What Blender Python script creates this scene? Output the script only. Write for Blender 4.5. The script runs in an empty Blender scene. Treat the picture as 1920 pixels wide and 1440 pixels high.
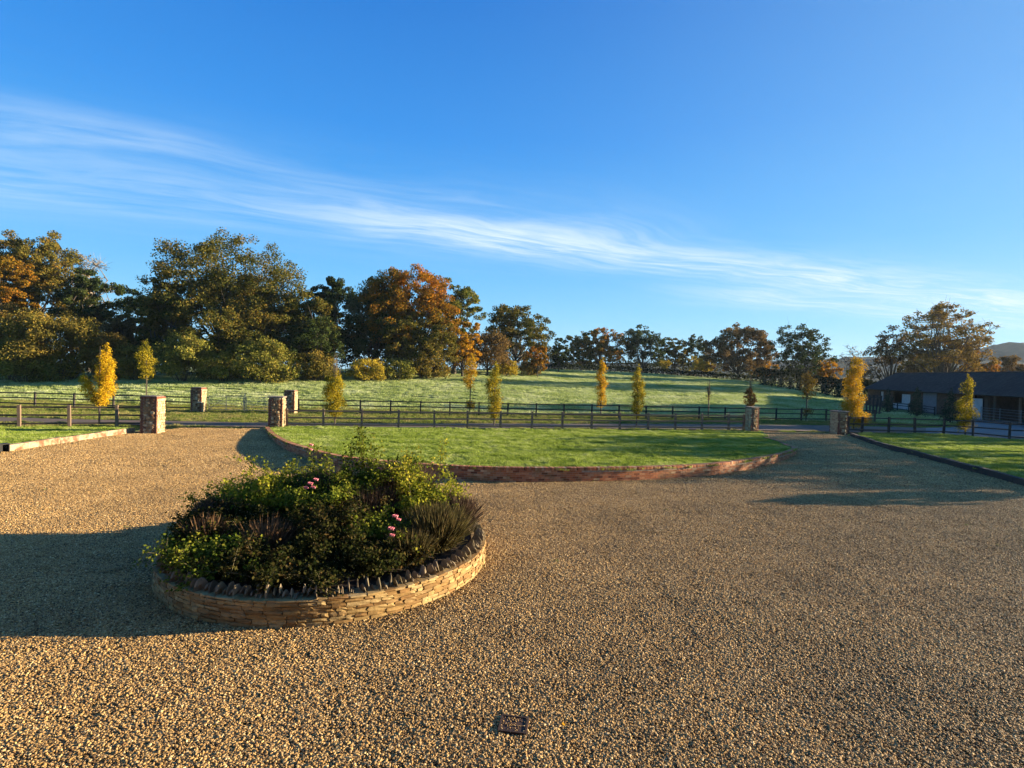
import bpy, math, random
import numpy as np
from mathutils import Vector, Matrix

S = bpy.context.scene
COL = S.collection
R = math.radians

# ------------------------------------------------------------------ camera
CAM_H, FPX, PITCH, ROLL = 3.8, 1000.0, math.atan(20 / 1000.0), R(1.5)
f0 = Vector((0, math.cos(PITCH), -math.sin(PITCH)))
r0 = Vector((1, 0, 0))
u0 = Vector((0, math.sin(PITCH), math.cos(PITCH)))
cr = r0 * math.cos(ROLL) + u0 * math.sin(ROLL)
cu = u0 * math.cos(ROLL) - r0 * math.sin(ROLL)
cd = bpy.data.cameras.new('camera')
cam = bpy.data.objects.new('camera', cd)
COL.objects.link(cam)
cd.sensor_width = 36.0
cd.lens = 36.0 * FPX / 1920.0
cd.clip_start, cd.clip_end = 0.1, 6000
M = Matrix((cr, cu, -f0)).transposed().to_4x4()
M.translation = (0, 0, CAM_H)
cam.matrix_world = M
S.camera = cam

# ------------------------------------------------------------------ light
SUN_EL, SUN_AZ = R(10.0), R(10.5)          # azimuth measured from +X towards +Y
sun_dir = Vector((math.cos(SUN_EL) * math.cos(SUN_AZ), math.cos(SUN_EL) * math.sin(SUN_AZ), math.sin(SUN_EL)))
sl = bpy.data.lights.new('sun', 'SUN')
sl.energy, sl.angle, sl.color = 5.0, R(0.53), (1.0, 0.79, 0.53)
so = bpy.data.objects.new('sun', sl)
so.rotation_euler = sun_dir.to_track_quat('Z', 'Y').to_euler()
so.location = (60, 20, 60)
COL.objects.link(so)

W = bpy.data.worlds.new('World')
S.world = W
W.use_nodes = True
nt = W.node_tree
nt.nodes.clear()


class NT:
    """small helper to write node trees"""
    def __init__(s, tree): s.t = tree
    def n(s, kind, **kw):
        nd = s.t.nodes.new(kind)
        for k, v in kw.items():
            if k.startswith('i_'):
                nd.inputs[int(k[2:]) if k[2:].isdigit() else k[2:].replace('_', ' ')].default_value = v
            else:
                setattr(nd, k, v)
        return nd
    def l(s, a, b): s.t.links.new(a, b)
    def val(s, x, sock):
        if isinstance(x, (int, float)): sock.default_value = x
        else: s.l(x, sock)
    def m(s, op, a, b=0.0, c=None, clamp=False):
        nd = s.t.nodes.new('ShaderNodeMath'); nd.operation = op; nd.use_clamp = clamp
        s.val(a, nd.inputs[0]); s.val(b, nd.inputs[1])
        if c is not None: s.val(c, nd.inputs[2])
        return nd.outputs[0]
    def xyz(s, a, b, c):
        nd = s.t.nodes.new('ShaderNodeCombineXYZ')
        for i, q in enumerate((a, b, c)): s.val(q, nd.inputs[i])
        return nd.outputs[0]
    def noise(s, vec, scale, detail=3.0, rough=0.55, dist=0.0):
        nd = s.t.nodes.new('ShaderNodeTexNoise')
        if vec is not None: s.l(vec, nd.inputs['Vector'])
        nd.inputs['Scale'].default_value = scale
        nd.inputs['Detail'].default_value = detail
        nd.inputs['Roughness'].default_value = rough
        nd.inputs['Distortion'].default_value = dist
        return nd.outputs['Fac']
    def ramp(s, fac, stops, interp='LINEAR'):
        nd = s.t.nodes.new('ShaderNodeValToRGB'); nd.color_ramp.interpolation = interp
        e = nd.color_ramp.elements
        while len(e) < len(stops): e.new(0.5)
        for i, (p, c) in enumerate(stops):
            e[i].position = p
            e[i].color = (c, c, c, 1) if isinstance(c, (int, float)) else (*c, 1)
        s.l(fac, nd.inputs[0])
        return nd.outputs[0]
    def mix(s, fac, a, b, mode='MIX'):
        nd = s.t.nodes.new('ShaderNodeMix'); nd.data_type = 'RGBA'; nd.blend_type = mode
        s.val(fac, nd.inputs[0])
        for q, k in ((a, 6), (b, 7)):
            if isinstance(q, tuple): nd.inputs[k].default_value = (*q, 1)
            else: s.l(q, nd.inputs[k])
        return nd.outputs[2]


w = NT(nt)
sky = w.n('ShaderNodeTexSky', sky_type='NISHITA', sun_disc=False)
sky.sun_elevation = SUN_EL
sky.sun_rotation = math.pi / 2 - SUN_AZ
sky.altitude = 100
sky.air_density, sky.dust_density, sky.ozone_density = 1.0, 0.35, 3.0
tc = w.n('ShaderNodeTexCoord')
sep = w.n('ShaderNodeSeparateXYZ')
w.l(tc.outputs['Generated'], sep.inputs[0])
zc = w.m('MAXIMUM', sep.outputs[2], 0.03)
qx, qy = w.m('DIVIDE', sep.outputs[0], zc), w.m('DIVIDE', sep.outputs[1], zc)
cu_ = w.m('ADD', w.m('MULTIPLY', qx, 0.917), w.m('MULTIPLY', qy, 0.4))
cv_ = w.m('SUBTRACT', w.m('MULTIPLY', qy, 0.917), w.m('MULTIPLY', qx, 0.4))


def bump1(v, c, wd):                         # smooth bump of half-width wd about c
    t = w.m('DIVIDE', w.m('SUBTRACT', v, c), wd)
    return w.m('POWER', 2.718, w.m('MULTIPLY', w.m('MULTIPLY', t, t), -1.0))


def step1(v, a, b):
    nd = w.n('ShaderNodeMapRange', interpolation_type='SMOOTHSTEP')
    w.l(v, nd.inputs[0]); nd.inputs[1].default_value = a; nd.inputs[2].default_value = b
    return nd.outputs[0]


warp = w.noise(w.xyz(cu_, cv_, 3.3), 0.5, 2)
vv = w.m('ADD', cv_, w.m('MULTIPLY', w.m('SUBTRACT', warp, 0.5), 0.9))
wisp = w.noise(w.xyz(w.m('MULTIPLY', cu_, 0.55), w.m('MULTIPLY', vv, 2.6), 1.7), 1.0, 6, 0.62, 0.6)
soft = w.noise(w.xyz(w.m('MULTIPLY', cu_, 0.3), w.m('MULTIPLY', cv_, 1.1), 7.7), 1.0, 4, 0.5, 0.3)
fine = w.noise(w.xyz(w.m('MULTIPLY', cu_, 1.6), w.m('MULTIPLY', vv, 7.0), 4.1), 1.0, 5, 0.6, 0.8)
ws = step1(w.m('ADD', w.m('MULTIPLY', wisp, 0.62), w.m('MULTIPLY', fine, 0.38)), 0.36, 0.70)
sf = step1(soft, 0.3, 0.72)
core = w.m('MULTIPLY', w.m('MULTIPLY', bump1(w.m('ADD', vv, w.m('MULTIPLY', step1(cu_, 1.0, 5.0), 0.30)), 3.70, 0.58), w.m('ADD', w.m('MULTIPLY', ws, 0.88), 0.18)), 1.0)
core = w.m('MULTIPLY', core, w.m('SUBTRACT', 1.0, w.m('MULTIPLY', step1(cu_, 1.6, -0.4), 0.76)))
veil = w.m('MULTIPLY', w.m('MULTIPLY', bump1(vv, 3.9, 1.15), w.m('ADD', w.m('MULTIPLY', sf, 0.6), w.m('MULTIPLY', ws, 0.4))), w.m('MULTIPLY', step1(cu_, 4.5, -0.5), 0.25))
streak = w.m('MULTIPLY', w.m('MULTIPLY', bump1(vv, 2.95, 0.22), ws), w.m('MULTIPLY', step1(cu_, 0.4, -0.9), 0.30))
low = w.m('MULTIPLY', w.m('MULTIPLY', bump1(vv, 4.6, 0.8), w.m('ADD', w.m('MULTIPLY', ws, 0.75), 0.25)), w.m('MULTIPLY', step1(cu_, 3.0, 6.0), 0.75))
mask = w.m('ADD', w.m('ADD', core, veil), w.m('ADD', streak, low), clamp=True)
mask = w.m('MULTIPLY', mask, step1(sep.outputs[2], 0.02, 0.12))
hsv = w.n('ShaderNodeHueSaturation')
hsv.inputs['Saturation'].default_value = 1.15
hsv.inputs['Hue'].default_value = 0.51
w.l(sky.outputs[0], hsv.inputs['Color'])
# clear autumn air: deep blue overhead, pale cyan low down, paler towards the sun
grad = w.ramp(w.m('MAXIMUM', sep.outputs[2], 0.0), [(0.0, (1.70, 3.10, 4.05)), (0.10, (1.05, 2.75, 4.25)), (0.22, (0.42, 1.98, 4.15)), (0.40, (0.16, 1.28, 3.60)), (0.58, (0.07, 0.85, 2.90)), (1.0, (0.08, 0.60, 2.0))])
vd = w.n('ShaderNodeVectorMath', operation='DOT_PRODUCT')
w.l(tc.outputs['Generated'], vd.inputs[0]); vd.inputs[1].default_value = sun_dir
glow = w.m('POWER', w.m('MAXIMUM', w.m('MULTIPLY', w.m('ADD', vd.outputs['Value'], 0.1), 0.91), 0.0), 2.6)
grad = w.mix(w.m('MULTIPLY', glow, 0.40), grad, (2.2, 3.6, 4.4))
skyb = w.mix(0.92, hsv.outputs[0], grad)
skyc = w.mix(mask, skyb, (3.2, 3.9, 4.4))
bg = w.n('ShaderNodeBackground', i_Strength=0.060)
w.l(skyc, bg.inputs[0])
wo = w.n('ShaderNodeOutputWorld')
w.l(bg.outputs[0], wo.inputs[0])

S.view_settings.view_transform = 'Standard'
S.view_settings.look = 'None'
S.view_settings.exposure = 2.05
S.view_settings.gamma = 1.0
S.view_settings.use_curve_mapping = False
S.cycles.max_bounces = 5
S.cycles.diffuse_bounces = 2
S.cycles.glossy_bounces = 2
S.cycles.transmission_bounces = 2
S.cycles.volume_bounces = 0
S.cycles.use_denoising = True
try:
    S.cycles.denoiser = 'OPENIMAGEDENOISE'
    S.cycles.denoising_input_passes = 'RGB_ALBEDO_NORMAL'
    S.cycles.denoising_prefilter = 'ACCURATE'
except Exception:
    pass
S.cycles.caustics_reflective = S.cycles.caustics_refractive = False


# ------------------------------------------------------------------ helpers
def ray(px, py):
    return f0 + cr * ((px - 960) / FPX) + cu * ((720 - py) / FPX)


def at(px, py, Y=None, z=None):
    """the point of the view ray through a photo pixel at depth Y or height z"""
    d = ray(px, py)
    t = Y / d.y if Y is not None else (z - CAM_H) / d.z
    return Vector((d.x * t, d.y * t, CAM_H + d.z * t))


def G(px, py, z=0.0):
    p = at(px, py, z=z)
    return (p.x, p.y)


_E = np.array([(-1.6, .6, 70), (-1.2, .9, 70), (-.96, 1.25, 71), (-.66, 2.0, 71), (-.36, 2.75, 80), (-.08, 3.8, 100), (.08, 4.9, 130),
               (.24, 4.55, 135), (.44, 3.3, 120), (.52, 2.3, 108), (.6, 1.0, 95), (.68, .15, 85), (.8, 0, 85), (1.6, 0, 85)])


def terr(x, y):
    x = np.asarray(x, float); y = np.asarray(y, float)
    t = x / np.maximum(y, 20)
    ze = np.interp(t, _E[:, 0], _E[:, 1]); ye = np.interp(t, _E[:, 0], _E[:, 2])
    u = np.clip((y - 49) / (ye - 49), 0, None)
    s = np.where(u < .15, u * u / .3, u - .075) / .925
    s = np.where(u > 1, 1 + .25 * (1 - np.exp(-(u - 1) * 2)), s)
    return ze * s


def tz(x, y): return float(terr(x, y))


def vnoise(x, y, sc, seed=0):
    x = np.asarray(x, float) / sc; y = np.asarray(y, float) / sc
    xi = np.floor(x).astype(np.int64); yi = np.floor(y).astype(np.int64)
    fx = x - xi; fy = y - yi
    fx = fx * fx * (3 - 2 * fx); fy = fy * fy * (3 - 2 * fy)
    def h(a, b):
        n = (a * 374761393 + b * 668265263 + seed * 2147483647) & 0xffffffff
        n = ((n ^ (n >> 13)) * 1274126177) & 0xffffffff
        return ((n ^ (n >> 16)) & 0xffff) / 65535.0
    return (h(xi, yi) * (1 - fx) + h(xi + 1, yi) * fx) * (1 - fy) + (h(xi, yi + 1) * (1 - fx) + h(xi + 1, yi + 1) * fx) * fy


def mesh(name, V, F, mat=None, smooth=False):
    """V (n,3), F (m,k) array or list of such arrays / ragged list"""
    me = bpy.data.meshes.new(name)
    V = np.asarray(V, np.float32)
    if isinstance(F, np.ndarray): F = [F]
    if len(F) and not isinstance(F[0], np.ndarray):
        me.from_pydata([tuple(map(float, v)) for v in V], [], [tuple(f) for f in F])
    else:
        F = [f for f in F if len(f)]
        me.vertices.add(len(V)); me.vertices.foreach_set('co', V.ravel())
        loops = np.concatenate([f.ravel() for f in F]).astype(np.int32)
        tot = np.concatenate([np.full(len(f), f.shape[1]) for f in F]).astype(np.int32)
        st = np.concatenate([[0], np.cumsum(tot)[:-1]]).astype(np.int32)
        me.loops.add(len(loops)); me.loops.foreach_set('vertex_index', loops)
        me.polygons.add(len(tot)); me.polygons.foreach_set('loop_start', st)
        me.update(calc_edges=True)
    me.polygons.foreach_set('use_smooth', np.full(len(me.polygons), bool(smooth)))
    for m_ in (mat if isinstance(mat, (list, tuple)) else [mat]):
        if m_: me.materials.append(m_)
    return me


def link(name, me, parent=None, loc=(0, 0, 0), rot=(0, 0, 0), scale=None, **props):
    o = bpy.data.objects.new(name, me)
    COL.objects.link(o)
    if parent is not None: o.parent = parent
    o.location = loc; o.rotation_euler = rot
    if scale is not None: o.scale = scale
    for k, v in props.items():
        if v: o[k] = v
    return o


def obj(name, V, F, mat, parent=None, loc=(0, 0, 0), smooth=False, **props):
    return link(name, mesh(name, V, F, mat, smooth), parent, loc, **props)


def thing(name, label, cat, loc=(0, 0, 0), rz=0.0, group=None):
    return link(name, None, None, loc, (0, 0, rz), label=label, category=cat, group=group)


BOXF = np.array([(0, 3, 2, 1), (4, 5, 6, 7), (0, 1, 5, 4), (1, 2, 6, 5), (2, 3, 7, 6), (3, 0, 4, 7)])


def boxv(x0, x1, y0, y1, z0, z1):
    return np.array([(x0, y0, z0), (x1, y0, z0), (x1, y1, z0), (x0, y1, z0), (x0, y0, z1), (x1, y0, z1), (x1, y1, z1), (x0, y1, z1)], float)


class MB:
    def __init__(s): s.V = []; s.F = {}; s.n = 0
    def add(s, V, F):
        V = np.asarray(V, float); F = np.asarray(F)
        s.F.setdefault(F.shape[1], []).append(F + s.n); s.V.append(V); s.n += len(V)
        return s
    def box(s, *a): return s.add(boxv(*a), BOXF)
    def tube(s, P, rad, k=6, cap=True):
        P = np.asarray(P, float); rad = np.broadcast_to(np.asarray(rad, float), (len(P),))
        T = np.gradient(P, axis=0); T /= np.linalg.norm(T, axis=1)[:, None] + 1e-9
        ref = np.array((0.3, 0.9, 0.2)) if abs(T[0][2]) > .7 else np.array((0, 0, 1.))
        A = np.cross(T, ref); A /= np.linalg.norm(A, axis=1)[:, None] + 1e-9
        B = np.cross(T, A)
        th = np.linspace(0, 2 * np.pi, k, endpoint=False)
        V = P[:, None, :] + rad[:, None, None] * (np.cos(th)[None, :, None] * A[:, None, :] + np.sin(th)[None, :, None] * B[:, None, :])
        n = len(P); i = np.arange(n - 1)[:, None] * k; j = np.arange(k)[None, :]; j2 = (j + 1) % k
        F = np.stack([i + j, i + j2, i + k + j2, i + k + j], -1).reshape(-1, 4)
        s.add(V.reshape(-1, 3), F)
        return s
    def faces(s): return [np.concatenate(v) for v in s.F.values()]
    def verts(s): return np.concatenate(s.V)
    def obj(s, name, mat, parent=None, loc=(0, 0, 0), smooth=False, **p):
        return obj(name, s.verts(), s.faces(), mat, parent, loc, smooth, **p)
    def mesh(s, name, mat, smooth=False): return mesh(name, s.verts(), s.faces(), mat, smooth)


def inside(poly, x, y):
    x = np.asarray(x); y = np.asarray(y); c = np.zeros(x.shape, bool)
    n = len(poly); j = n - 1
    for i in range(n):
        xi, yi = poly[i]; xj, yj = poly[j]
        if yi != yj:
            c ^= ((yi > y) != (yj > y)) & (x < (xj - xi) * (y - yi) / (yj - yi) + xi)
        j = i
    return c


def dist_poly(poly, x, y, closed=True):
    x = np.asarray(x, float); y = np.asarray(y, float); d = np.full(x.shape, 1e9)
    n = len(poly)
    for i in range(n if closed else n - 1):
        ax, ay = poly[i]; bx, by = poly[(i + 1) % n]
        L = (bx - ax) ** 2 + (by - ay) ** 2 + 1e-12
        t = np.clip(((x - ax) * (bx - ax) + (y - ay) * (by - ay)) / L, 0, 1)
        d = np.minimum(d, np.hypot(x - ax - t * (bx - ax), y - ay - t * (by - ay)))
    return d


def catmull(P, step):
    P = np.asarray(P, float)
    Q = np.vstack([2 * P[0] - P[1], P, 2 * P[-1] - P[-2]])
    out = []
    for i in range(1, len(Q) - 2):
        t = np.linspace(0, 1, 24, endpoint=False)[:, None]
        a, b, c, d = Q[i - 1], Q[i], Q[i + 1], Q[i + 2]
        out.append(.5 * (2 * b + (c - a) * t + (2 * a - 5 * b + 4 * c - d) * t ** 2 + (3 * b - a - 3 * c + d) * t ** 3))
    out.append(P[-1:])
    C = np.vstack(out)
    s = np.concatenate([[0], np.cumsum(np.linalg.norm(np.diff(C, axis=0), axis=1))])
    q = np.arange(0, s[-1], step)
    return np.stack([np.interp(q, s, C[:, k]) for k in range(C.shape[1])], 1)


# ------------------------------------------------------------------ materials
def new_mat(name):
    m_ = bpy.data.materials.new(name); m_.use_nodes = True
    m_.node_tree.nodes.clear()
    return m_, NT(m_.node_tree)


def finish(m_, n, col, rough=0.8, bump=None, bstr=0.5, bdist=0.02, spec=0.3):
    b = n.n('ShaderNodeBsdfPrincipled')
    if isinstance(col, tuple): b.inputs['Base Color'].default_value = (*col, 1)
    else: n.l(col, b.inputs['Base Color'])
    n.val(rough, b.inputs['Roughness'])
    b.inputs['Specular IOR Level'].default_value = spec
    if bump is not None:
        bp = n.n('ShaderNodeBump', i_Strength=bstr, i_Distance=bdist)
        n.l(bump, bp.inputs['Height']); n.l(bp.outputs[0], b.inputs['Normal'])
    o = n.n('ShaderNodeOutputMaterial'); n.l(b.outputs[0], o.inputs[0])
    return m_


def rnd(n):
    """a random number per mesh island and per object, in 0..1"""
    g = n.n('ShaderNodeNewGeometry'); oi = n.n('ShaderNodeObjectInfo')
    return n.m('FRACT', n.m('ADD', g.outputs['Random Per Island'], n.m('MULTIPLY', oi.outputs['Random'], 7.31)))


def pos(n): return n.n('ShaderNodeNewGeometry').outputs['Position']
def objc(n): return n.n('ShaderNodeTexCoord').outputs['Object']


def m_pieces(name, cols, grain=30.0, gamt=0.5, rough=0.85, stain=None, bstr=0.4, patch=0.0):
    """stones, bricks: a colour per piece, grain within it, weathering over all"""
    m_, n = new_mat(name)
    k = len(cols)
    c = n.ramp(rnd(n), [(i / max(k - 1, 1), cc) for i, cc in enumerate(cols)])
    p = pos(n)
    g = n.noise(p, grain, 4, 0.65)
    c = n.mix(gamt, c, n.ramp(g, [(0.3, 0.35), (0.7, 1.0)]), 'MULTIPLY')
    if stain:
        s = n.ramp(n.noise(p, 2.2, 4, 0.6), [(0.48, 0.0), (0.66, 1.0)])
        c = n.mix(n.m('MULTIPLY', s, 0.55), c, stain)
    return finish(m_, n, c, rough, g, bstr, 0.012)


def m_leaf(name, cols, scale=0.35, transl=0.3, isl=0.55, gloss=0.0):
    m_, n = new_mat(name)
    g = n.n('ShaderNodeNewGeometry')
    ns = n.ramp(n.noise(g.outputs['Position'], scale, 3, 0.6), [(0.3, 0.0), (0.7, 1.0)])
    f = n.m('ADD', n.m('MULTIPLY', rnd(n), isl), n.m('MULTIPLY', ns, 1 - isl))
    k = len(cols)
    c = n.ramp(f, [(0.12 + 0.76 * i / max(k - 1, 1), cc) for i, cc in enumerate(cols)])
    d = n.n('ShaderNodeBsdfDiffuse'); n.l(c, d.inputs[0])
    t = n.n('ShaderNodeBsdfTranslucent'); n.l(c, t.inputs[0])
    mx = n.n('ShaderNodeMixShader', i_0=transl); n.l(d.outputs[0], mx.inputs[1]); n.l(t.outputs[0], mx.inputs[2])
    out = mx.outputs[0]
    if gloss:
        gl = n.n('ShaderNodeBsdfGlossy', i_Roughness=0.45)
        gl.inputs[0].default_value = (0.9, 0.95, 1, 1)
        m2 = n.n('ShaderNodeMixShader', i_0=gloss); n.l(out, m2.inputs[1]); n.l(gl.outputs[0], m2.inputs[2]); out = m2.outputs[0]
    o = n.n('ShaderNodeOutputMaterial'); n.l(out, o.inputs[0])
    return m_


def m_wood(name, a, b, c=None, scale=6.0, rough=0.85):
    m_, n = new_mat(name)
    mp = n.n('ShaderNodeMapping'); mp.inputs['Scale'].default_value = (1.5, 9, 9)
    n.l(objc(n), mp.inputs[0])
    g = n.noise(mp.outputs[0], scale, 5, 0.6, 0.4)
    col = n.mix(n.ramp(g, [(0.3, 0.0), (0.7, 1.0)]), a, b)
    r_ = rnd(n)
    col = n.mix(n.m('MULTIPLY', r_, 0.6), col, c or b)
    return finish(m_, n, col, rough, g, 0.4, 0.006)


def m_plain(name, col, rough=0.7, var=0.25, scale=8.0, spec=0.3, bstr=0.2):
    m_, n = new_mat(name)
    g = n.noise(pos(n), scale, 4, 0.6)
    dk = tuple(x * (1 - var) for x in col); lt = tuple(min(1, x * (1 + var)) for x in col)
    return finish(m_, n, n.mix(n.ramp(g, [(0.3, 0.0), (0.7, 1.0)]), dk, lt), rough, g, bstr, 0.01, spec)


# grass ground
m_, n = new_mat('grass_ground')
p = pos(n)
big = n.ramp(n.noise(p, 0.09, 4, 0.6), [(0.35, 0.0), (0.65, 1.0)])
mid = n.ramp(n.noise(p, 1.1, 5, 0.65), [(0.35, 0.0), (0.65, 1.0)])
c = n.mix(mid, (0.06, 0.095, 0.02), (0.15, 0.20, 0.045))
c = n.mix(n.m('MULTIPLY', big, 0.5), c, (0.21, 0.215, 0.08))
hgt = n.m('ADD', n.noise(p, 2.2, 5, 0.7), n.m('MULTIPLY', n.noise(p, 14.0, 3, 0.7), 0.35))
MAT_GROUND = finish(m_, n, c, 0.9, hgt, 0.9, 0.25, 0.2)

m_, n = new_mat('lawn_soil')
p = pos(n)
c = n.mix(n.ramp(n.noise(p, 3.0, 5, 0.7), [(0.35, 0.0), (0.65, 1.0)]), (0.045, 0.085, 0.014), (0.10, 0.18, 0.028))
MAT_LAWN = finish(m_, n, c, 0.9, n.noise(p, 12.0, 4, 0.7), 0.7, 0.05, 0.2)

GRAVEL = [(0.051, 0.029, 0.011), (0.204, 0.115, 0.038), (0.355, 0.213, 0.069), (0.488, 0.3, 0.097), (0.359, 0.244, 0.098), (0.61, 0.405, 0.149), (0.184, 0.099, 0.034), (0.78, 0.584, 0.284)]
m_, n = new_mat('gravel_bed')
p = pos(n)
vo = n.n('ShaderNodeTexVoronoi', i_Scale=42.0); n.l(p, vo.inputs['Vector'])
sp_ = n.n('ShaderNodeSeparateColor'); n.l(vo.outputs['Color'], sp_.inputs[0])
c = n.ramp(sp_.outputs[0], [(i / 7, q) for i, q in enumerate(GRAVEL)])
c = n.mix(0.55, c, n.ramp(vo.outputs['Distance'], [(0.0, 1.0), (0.75, 0.25)]), 'MULTIPLY')
MAT_GBED = finish(m_, n, c, 0.9, n.m('SUBTRACT', 1.0, vo.outputs['Distance']), 0.9, 0.012, 0.2)

m_, n = new_mat('gravel_stone')
c = n.ramp(rnd(n), [(i / 7, q) for i, q in enumerate(GRAVEL)])
wear = n.ramp(n.noise(pos(n), 0.55, 4, 0.65), [(0.35, 0.72), (0.68, 1.06)])
c = n.mix(1.0, c, wear, 'MULTIPLY')
MAT_STONE = finish(m_, n, c, 0.75, None, spec=0.35)

m_, n = new_mat('asphalt')
p = pos(n)
c = n.mix(n.noise(p, 0.6, 4, 0.6), (0.095, 0.068, 0.048), (0.16, 0.118, 0.084))
MAT_LANE = finish(m_, n, c, 0.9, n.noise(p, 60.0, 3, 0.7), 0.5, 0.01)
MAT_YARD = m_plain('concrete_yard', (0.17, 0.16, 0.15), 0.9, 0.2, 1.2)

MAT_BRICK = m_pieces('red_brick', [(0.135, 0.047, 0.025), (0.297, 0.101, 0.041), (0.459, 0.176, 0.071), (0.378, 0.135, 0.057), (0.54, 0.27, 0.127), (0.23, 0.074, 0.037), (0.594, 0.405, 0.23)], 26, 0.5, 0.85, (0.10, 0.085, 0.03))
MAT_MORTAR = m_plain('mortar', (0.26, 0.21, 0.15), 0.95, 0.3, 14)
MAT_BED_STONE = m_pieces('yellow_limestone', [(0.196, 0.109, 0.035), (0.289, 0.174, 0.058), (0.374, 0.251, 0.094), (0.442, 0.323, 0.145), (0.238, 0.129, 0.04), (0.34, 0.242, 0.109)], 16, 0.55, 0.9, (0.16, 0.10, 0.035))
MAT_CAP_STONE = m_pieces('grey_limestone', [(0.12, 0.092, 0.058), (0.192, 0.152, 0.096), (0.272, 0.216, 0.136), (0.152, 0.112, 0.068)], 20, 0.5, 0.9, (0.12, 0.11, 0.05))
MAT_BED_MORTAR = m_plain('lime_mortar', (0.30, 0.21, 0.10), 0.95, 0.3, 10)
MAT_PIER = m_pieces('rubble_stone', [(0.12, 0.055, 0.026), (0.22, 0.11, 0.05), (0.36, 0.22, 0.095), (0.54, 0.42, 0.24), (0.18, 0.08, 0.038), (0.46, 0.32, 0.15)], 20, 0.5, 0.9)
MAT_QUOIN = m_pieces('dark_brick', [(0.13, 0.045, 0.028), (0.22, 0.085, 0.045), (0.17, 0.06, 0.035), (0.27, 0.12, 0.06)], 26, 0.5, 0.88)
MAT_PIER_CAP = m_plain('weathered_slab', (0.20, 0.165, 0.125), 0.9, 0.35, 9)
MAT_WOOD_DARK = m_wood('dark_timber', (0.030, 0.022, 0.017), (0.075, 0.055, 0.040), (0.05, 0.038, 0.028))
MAT_WOOD_BROWN = m_wood('brown_timber', (0.10, 0.066, 0.042), (0.21, 0.15, 0.10), (0.16, 0.115, 0.08))
m_, n = new_mat('pale_sleeper')
p = pos(n)
c = n.mix(n.ramp(n.noise(p, 2.3, 5, .65), [(.42, 0.0), (.58, 1.0)]), (0.17, 0.085, 0.042), (0.44, 0.33, 0.21))
c = n.mix(n.ramp(n.noise(p, 14.0, 4, .7), [(.35, 0.5), (.6, 0.0)]), c, (0.07, 0.045, 0.03))
MAT_WOOD_PALE = finish(m_, n, c, .9, n.noise(p, 25, 4, .7), .5, .01)
MAT_WOOD_BLACK = m_wood('black_sleeper', (0.020, 0.017, 0.014), (0.05, 0.042, 0.035))
MAT_METAL = m_plain('galvanised_steel', (0.16, 0.17, 0.17), 0.55, 0.25, 12, 0.5)
MAT_BARK = m_wood('bark', (0.035, 0.028, 0.020), (0.10, 0.082, 0.06), (0.07, 0.06, 0.045), 3.0)
MAT_BARK_PALE = m_wood('pale_bark', (0.12, 0.10, 0.08), (0.27, 0.235, 0.19), (0.2, 0.17, 0.13), 3.0)
MAT_SOIL = m_plain('dark_soil', (0.035, 0.024, 0.016), 0.95, 0.4, 12)
MAT_HOLE = m_plain('black_plastic', (0.010, 0.010, 0.010), 0.6, 0.2, 12)
MAT_IRON = m_pieces('rusty_iron', [(0.045, 0.026, 0.018), (0.075, 0.04, 0.026)], 40, 0.5, 0.7)

# ------------------------------------------------------------------ ground, field, drive, lane
xs = np.unique(np.concatenate([np.linspace(-700, -130, 20), np.linspace(-130, 130, 131), np.linspace(130, 900, 24)]))
ys = np.unique(np.concatenate([np.linspace(-60, 40, 26), np.linspace(40, 170, 105), np.linspace(170, 1400, 40)]))
X, Y = np.meshgrid(xs, ys)
Z = terr(X, Y) + np.where(Y > 50, 1, 0) * (vnoise(X, Y, 9, 3) - .5) * .25 * np.clip((Y - 50) / 15, 0, 1)
Z = Z - .10 * np.clip((43 - Y) / 4, 0, 1)
nx, ny = len(xs), len(ys)
I = np.arange(nx * ny).reshape(ny, nx)
FQ = np.stack([I[:-1, :-1], I[:-1, 1:], I[1:, 1:], I[1:, :-1]], -1).reshape(-1, 4)
obj('ground', np.stack([X.ravel(), Y.ravel(), Z.ravel()], 1), FQ, MAT_GROUND, smooth=True, kind='structure')


def sheet(name, poly, z, mat, **p):
    V = [(x, y, z) for x, y in poly]
    return obj(name, V, [tuple(range(len(V)))], mat, **p)


# curved brick retaining wall: base line traced on the ground
wall_px = [(497, 806), (507, 822), (533, 843), (575, 860), (625, 877), (700, 889), (806, 899), (930, 905), (1050, 905), (1160, 903), (1254, 899), (1329, 893),
           (1404, 881), (1460, 867), (1485, 857), (1493, 849)]
WP = [G(*q) for q in wall_px]
for q in ((1484, 838), (1462, 826), (1438, 817)): WP.append(G(*q, 0.2))
WALL = catmull(WP, 0.05)
LAWN_BACK_L, LAWN_BACK_R = np.array(G(505, 801)), np.array(G(1430, 810))
LAWN = [tuple(q) for q in WALL[::10]] + [tuple(LAWN_BACK_R), tuple(LAWN_BACK_L)]


def lawn_z(x, y):
    t = np.clip((np.asarray(y, float) - 17.5) / 17.0, 0, 1)
    return 0.50 - 0.44 * t ** 1.1


EDGE_R = catmull([(16.6, 4.0), (17.6, 11.0), G(1925, 914), G(1808, 881), G(1721, 857), G(1648, 838), G(1592, 818)], 0.3)
EDGE_L = [(-20.9, 3.0), (-20.9, 21.7), (-20.8, 30.0)]

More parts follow.
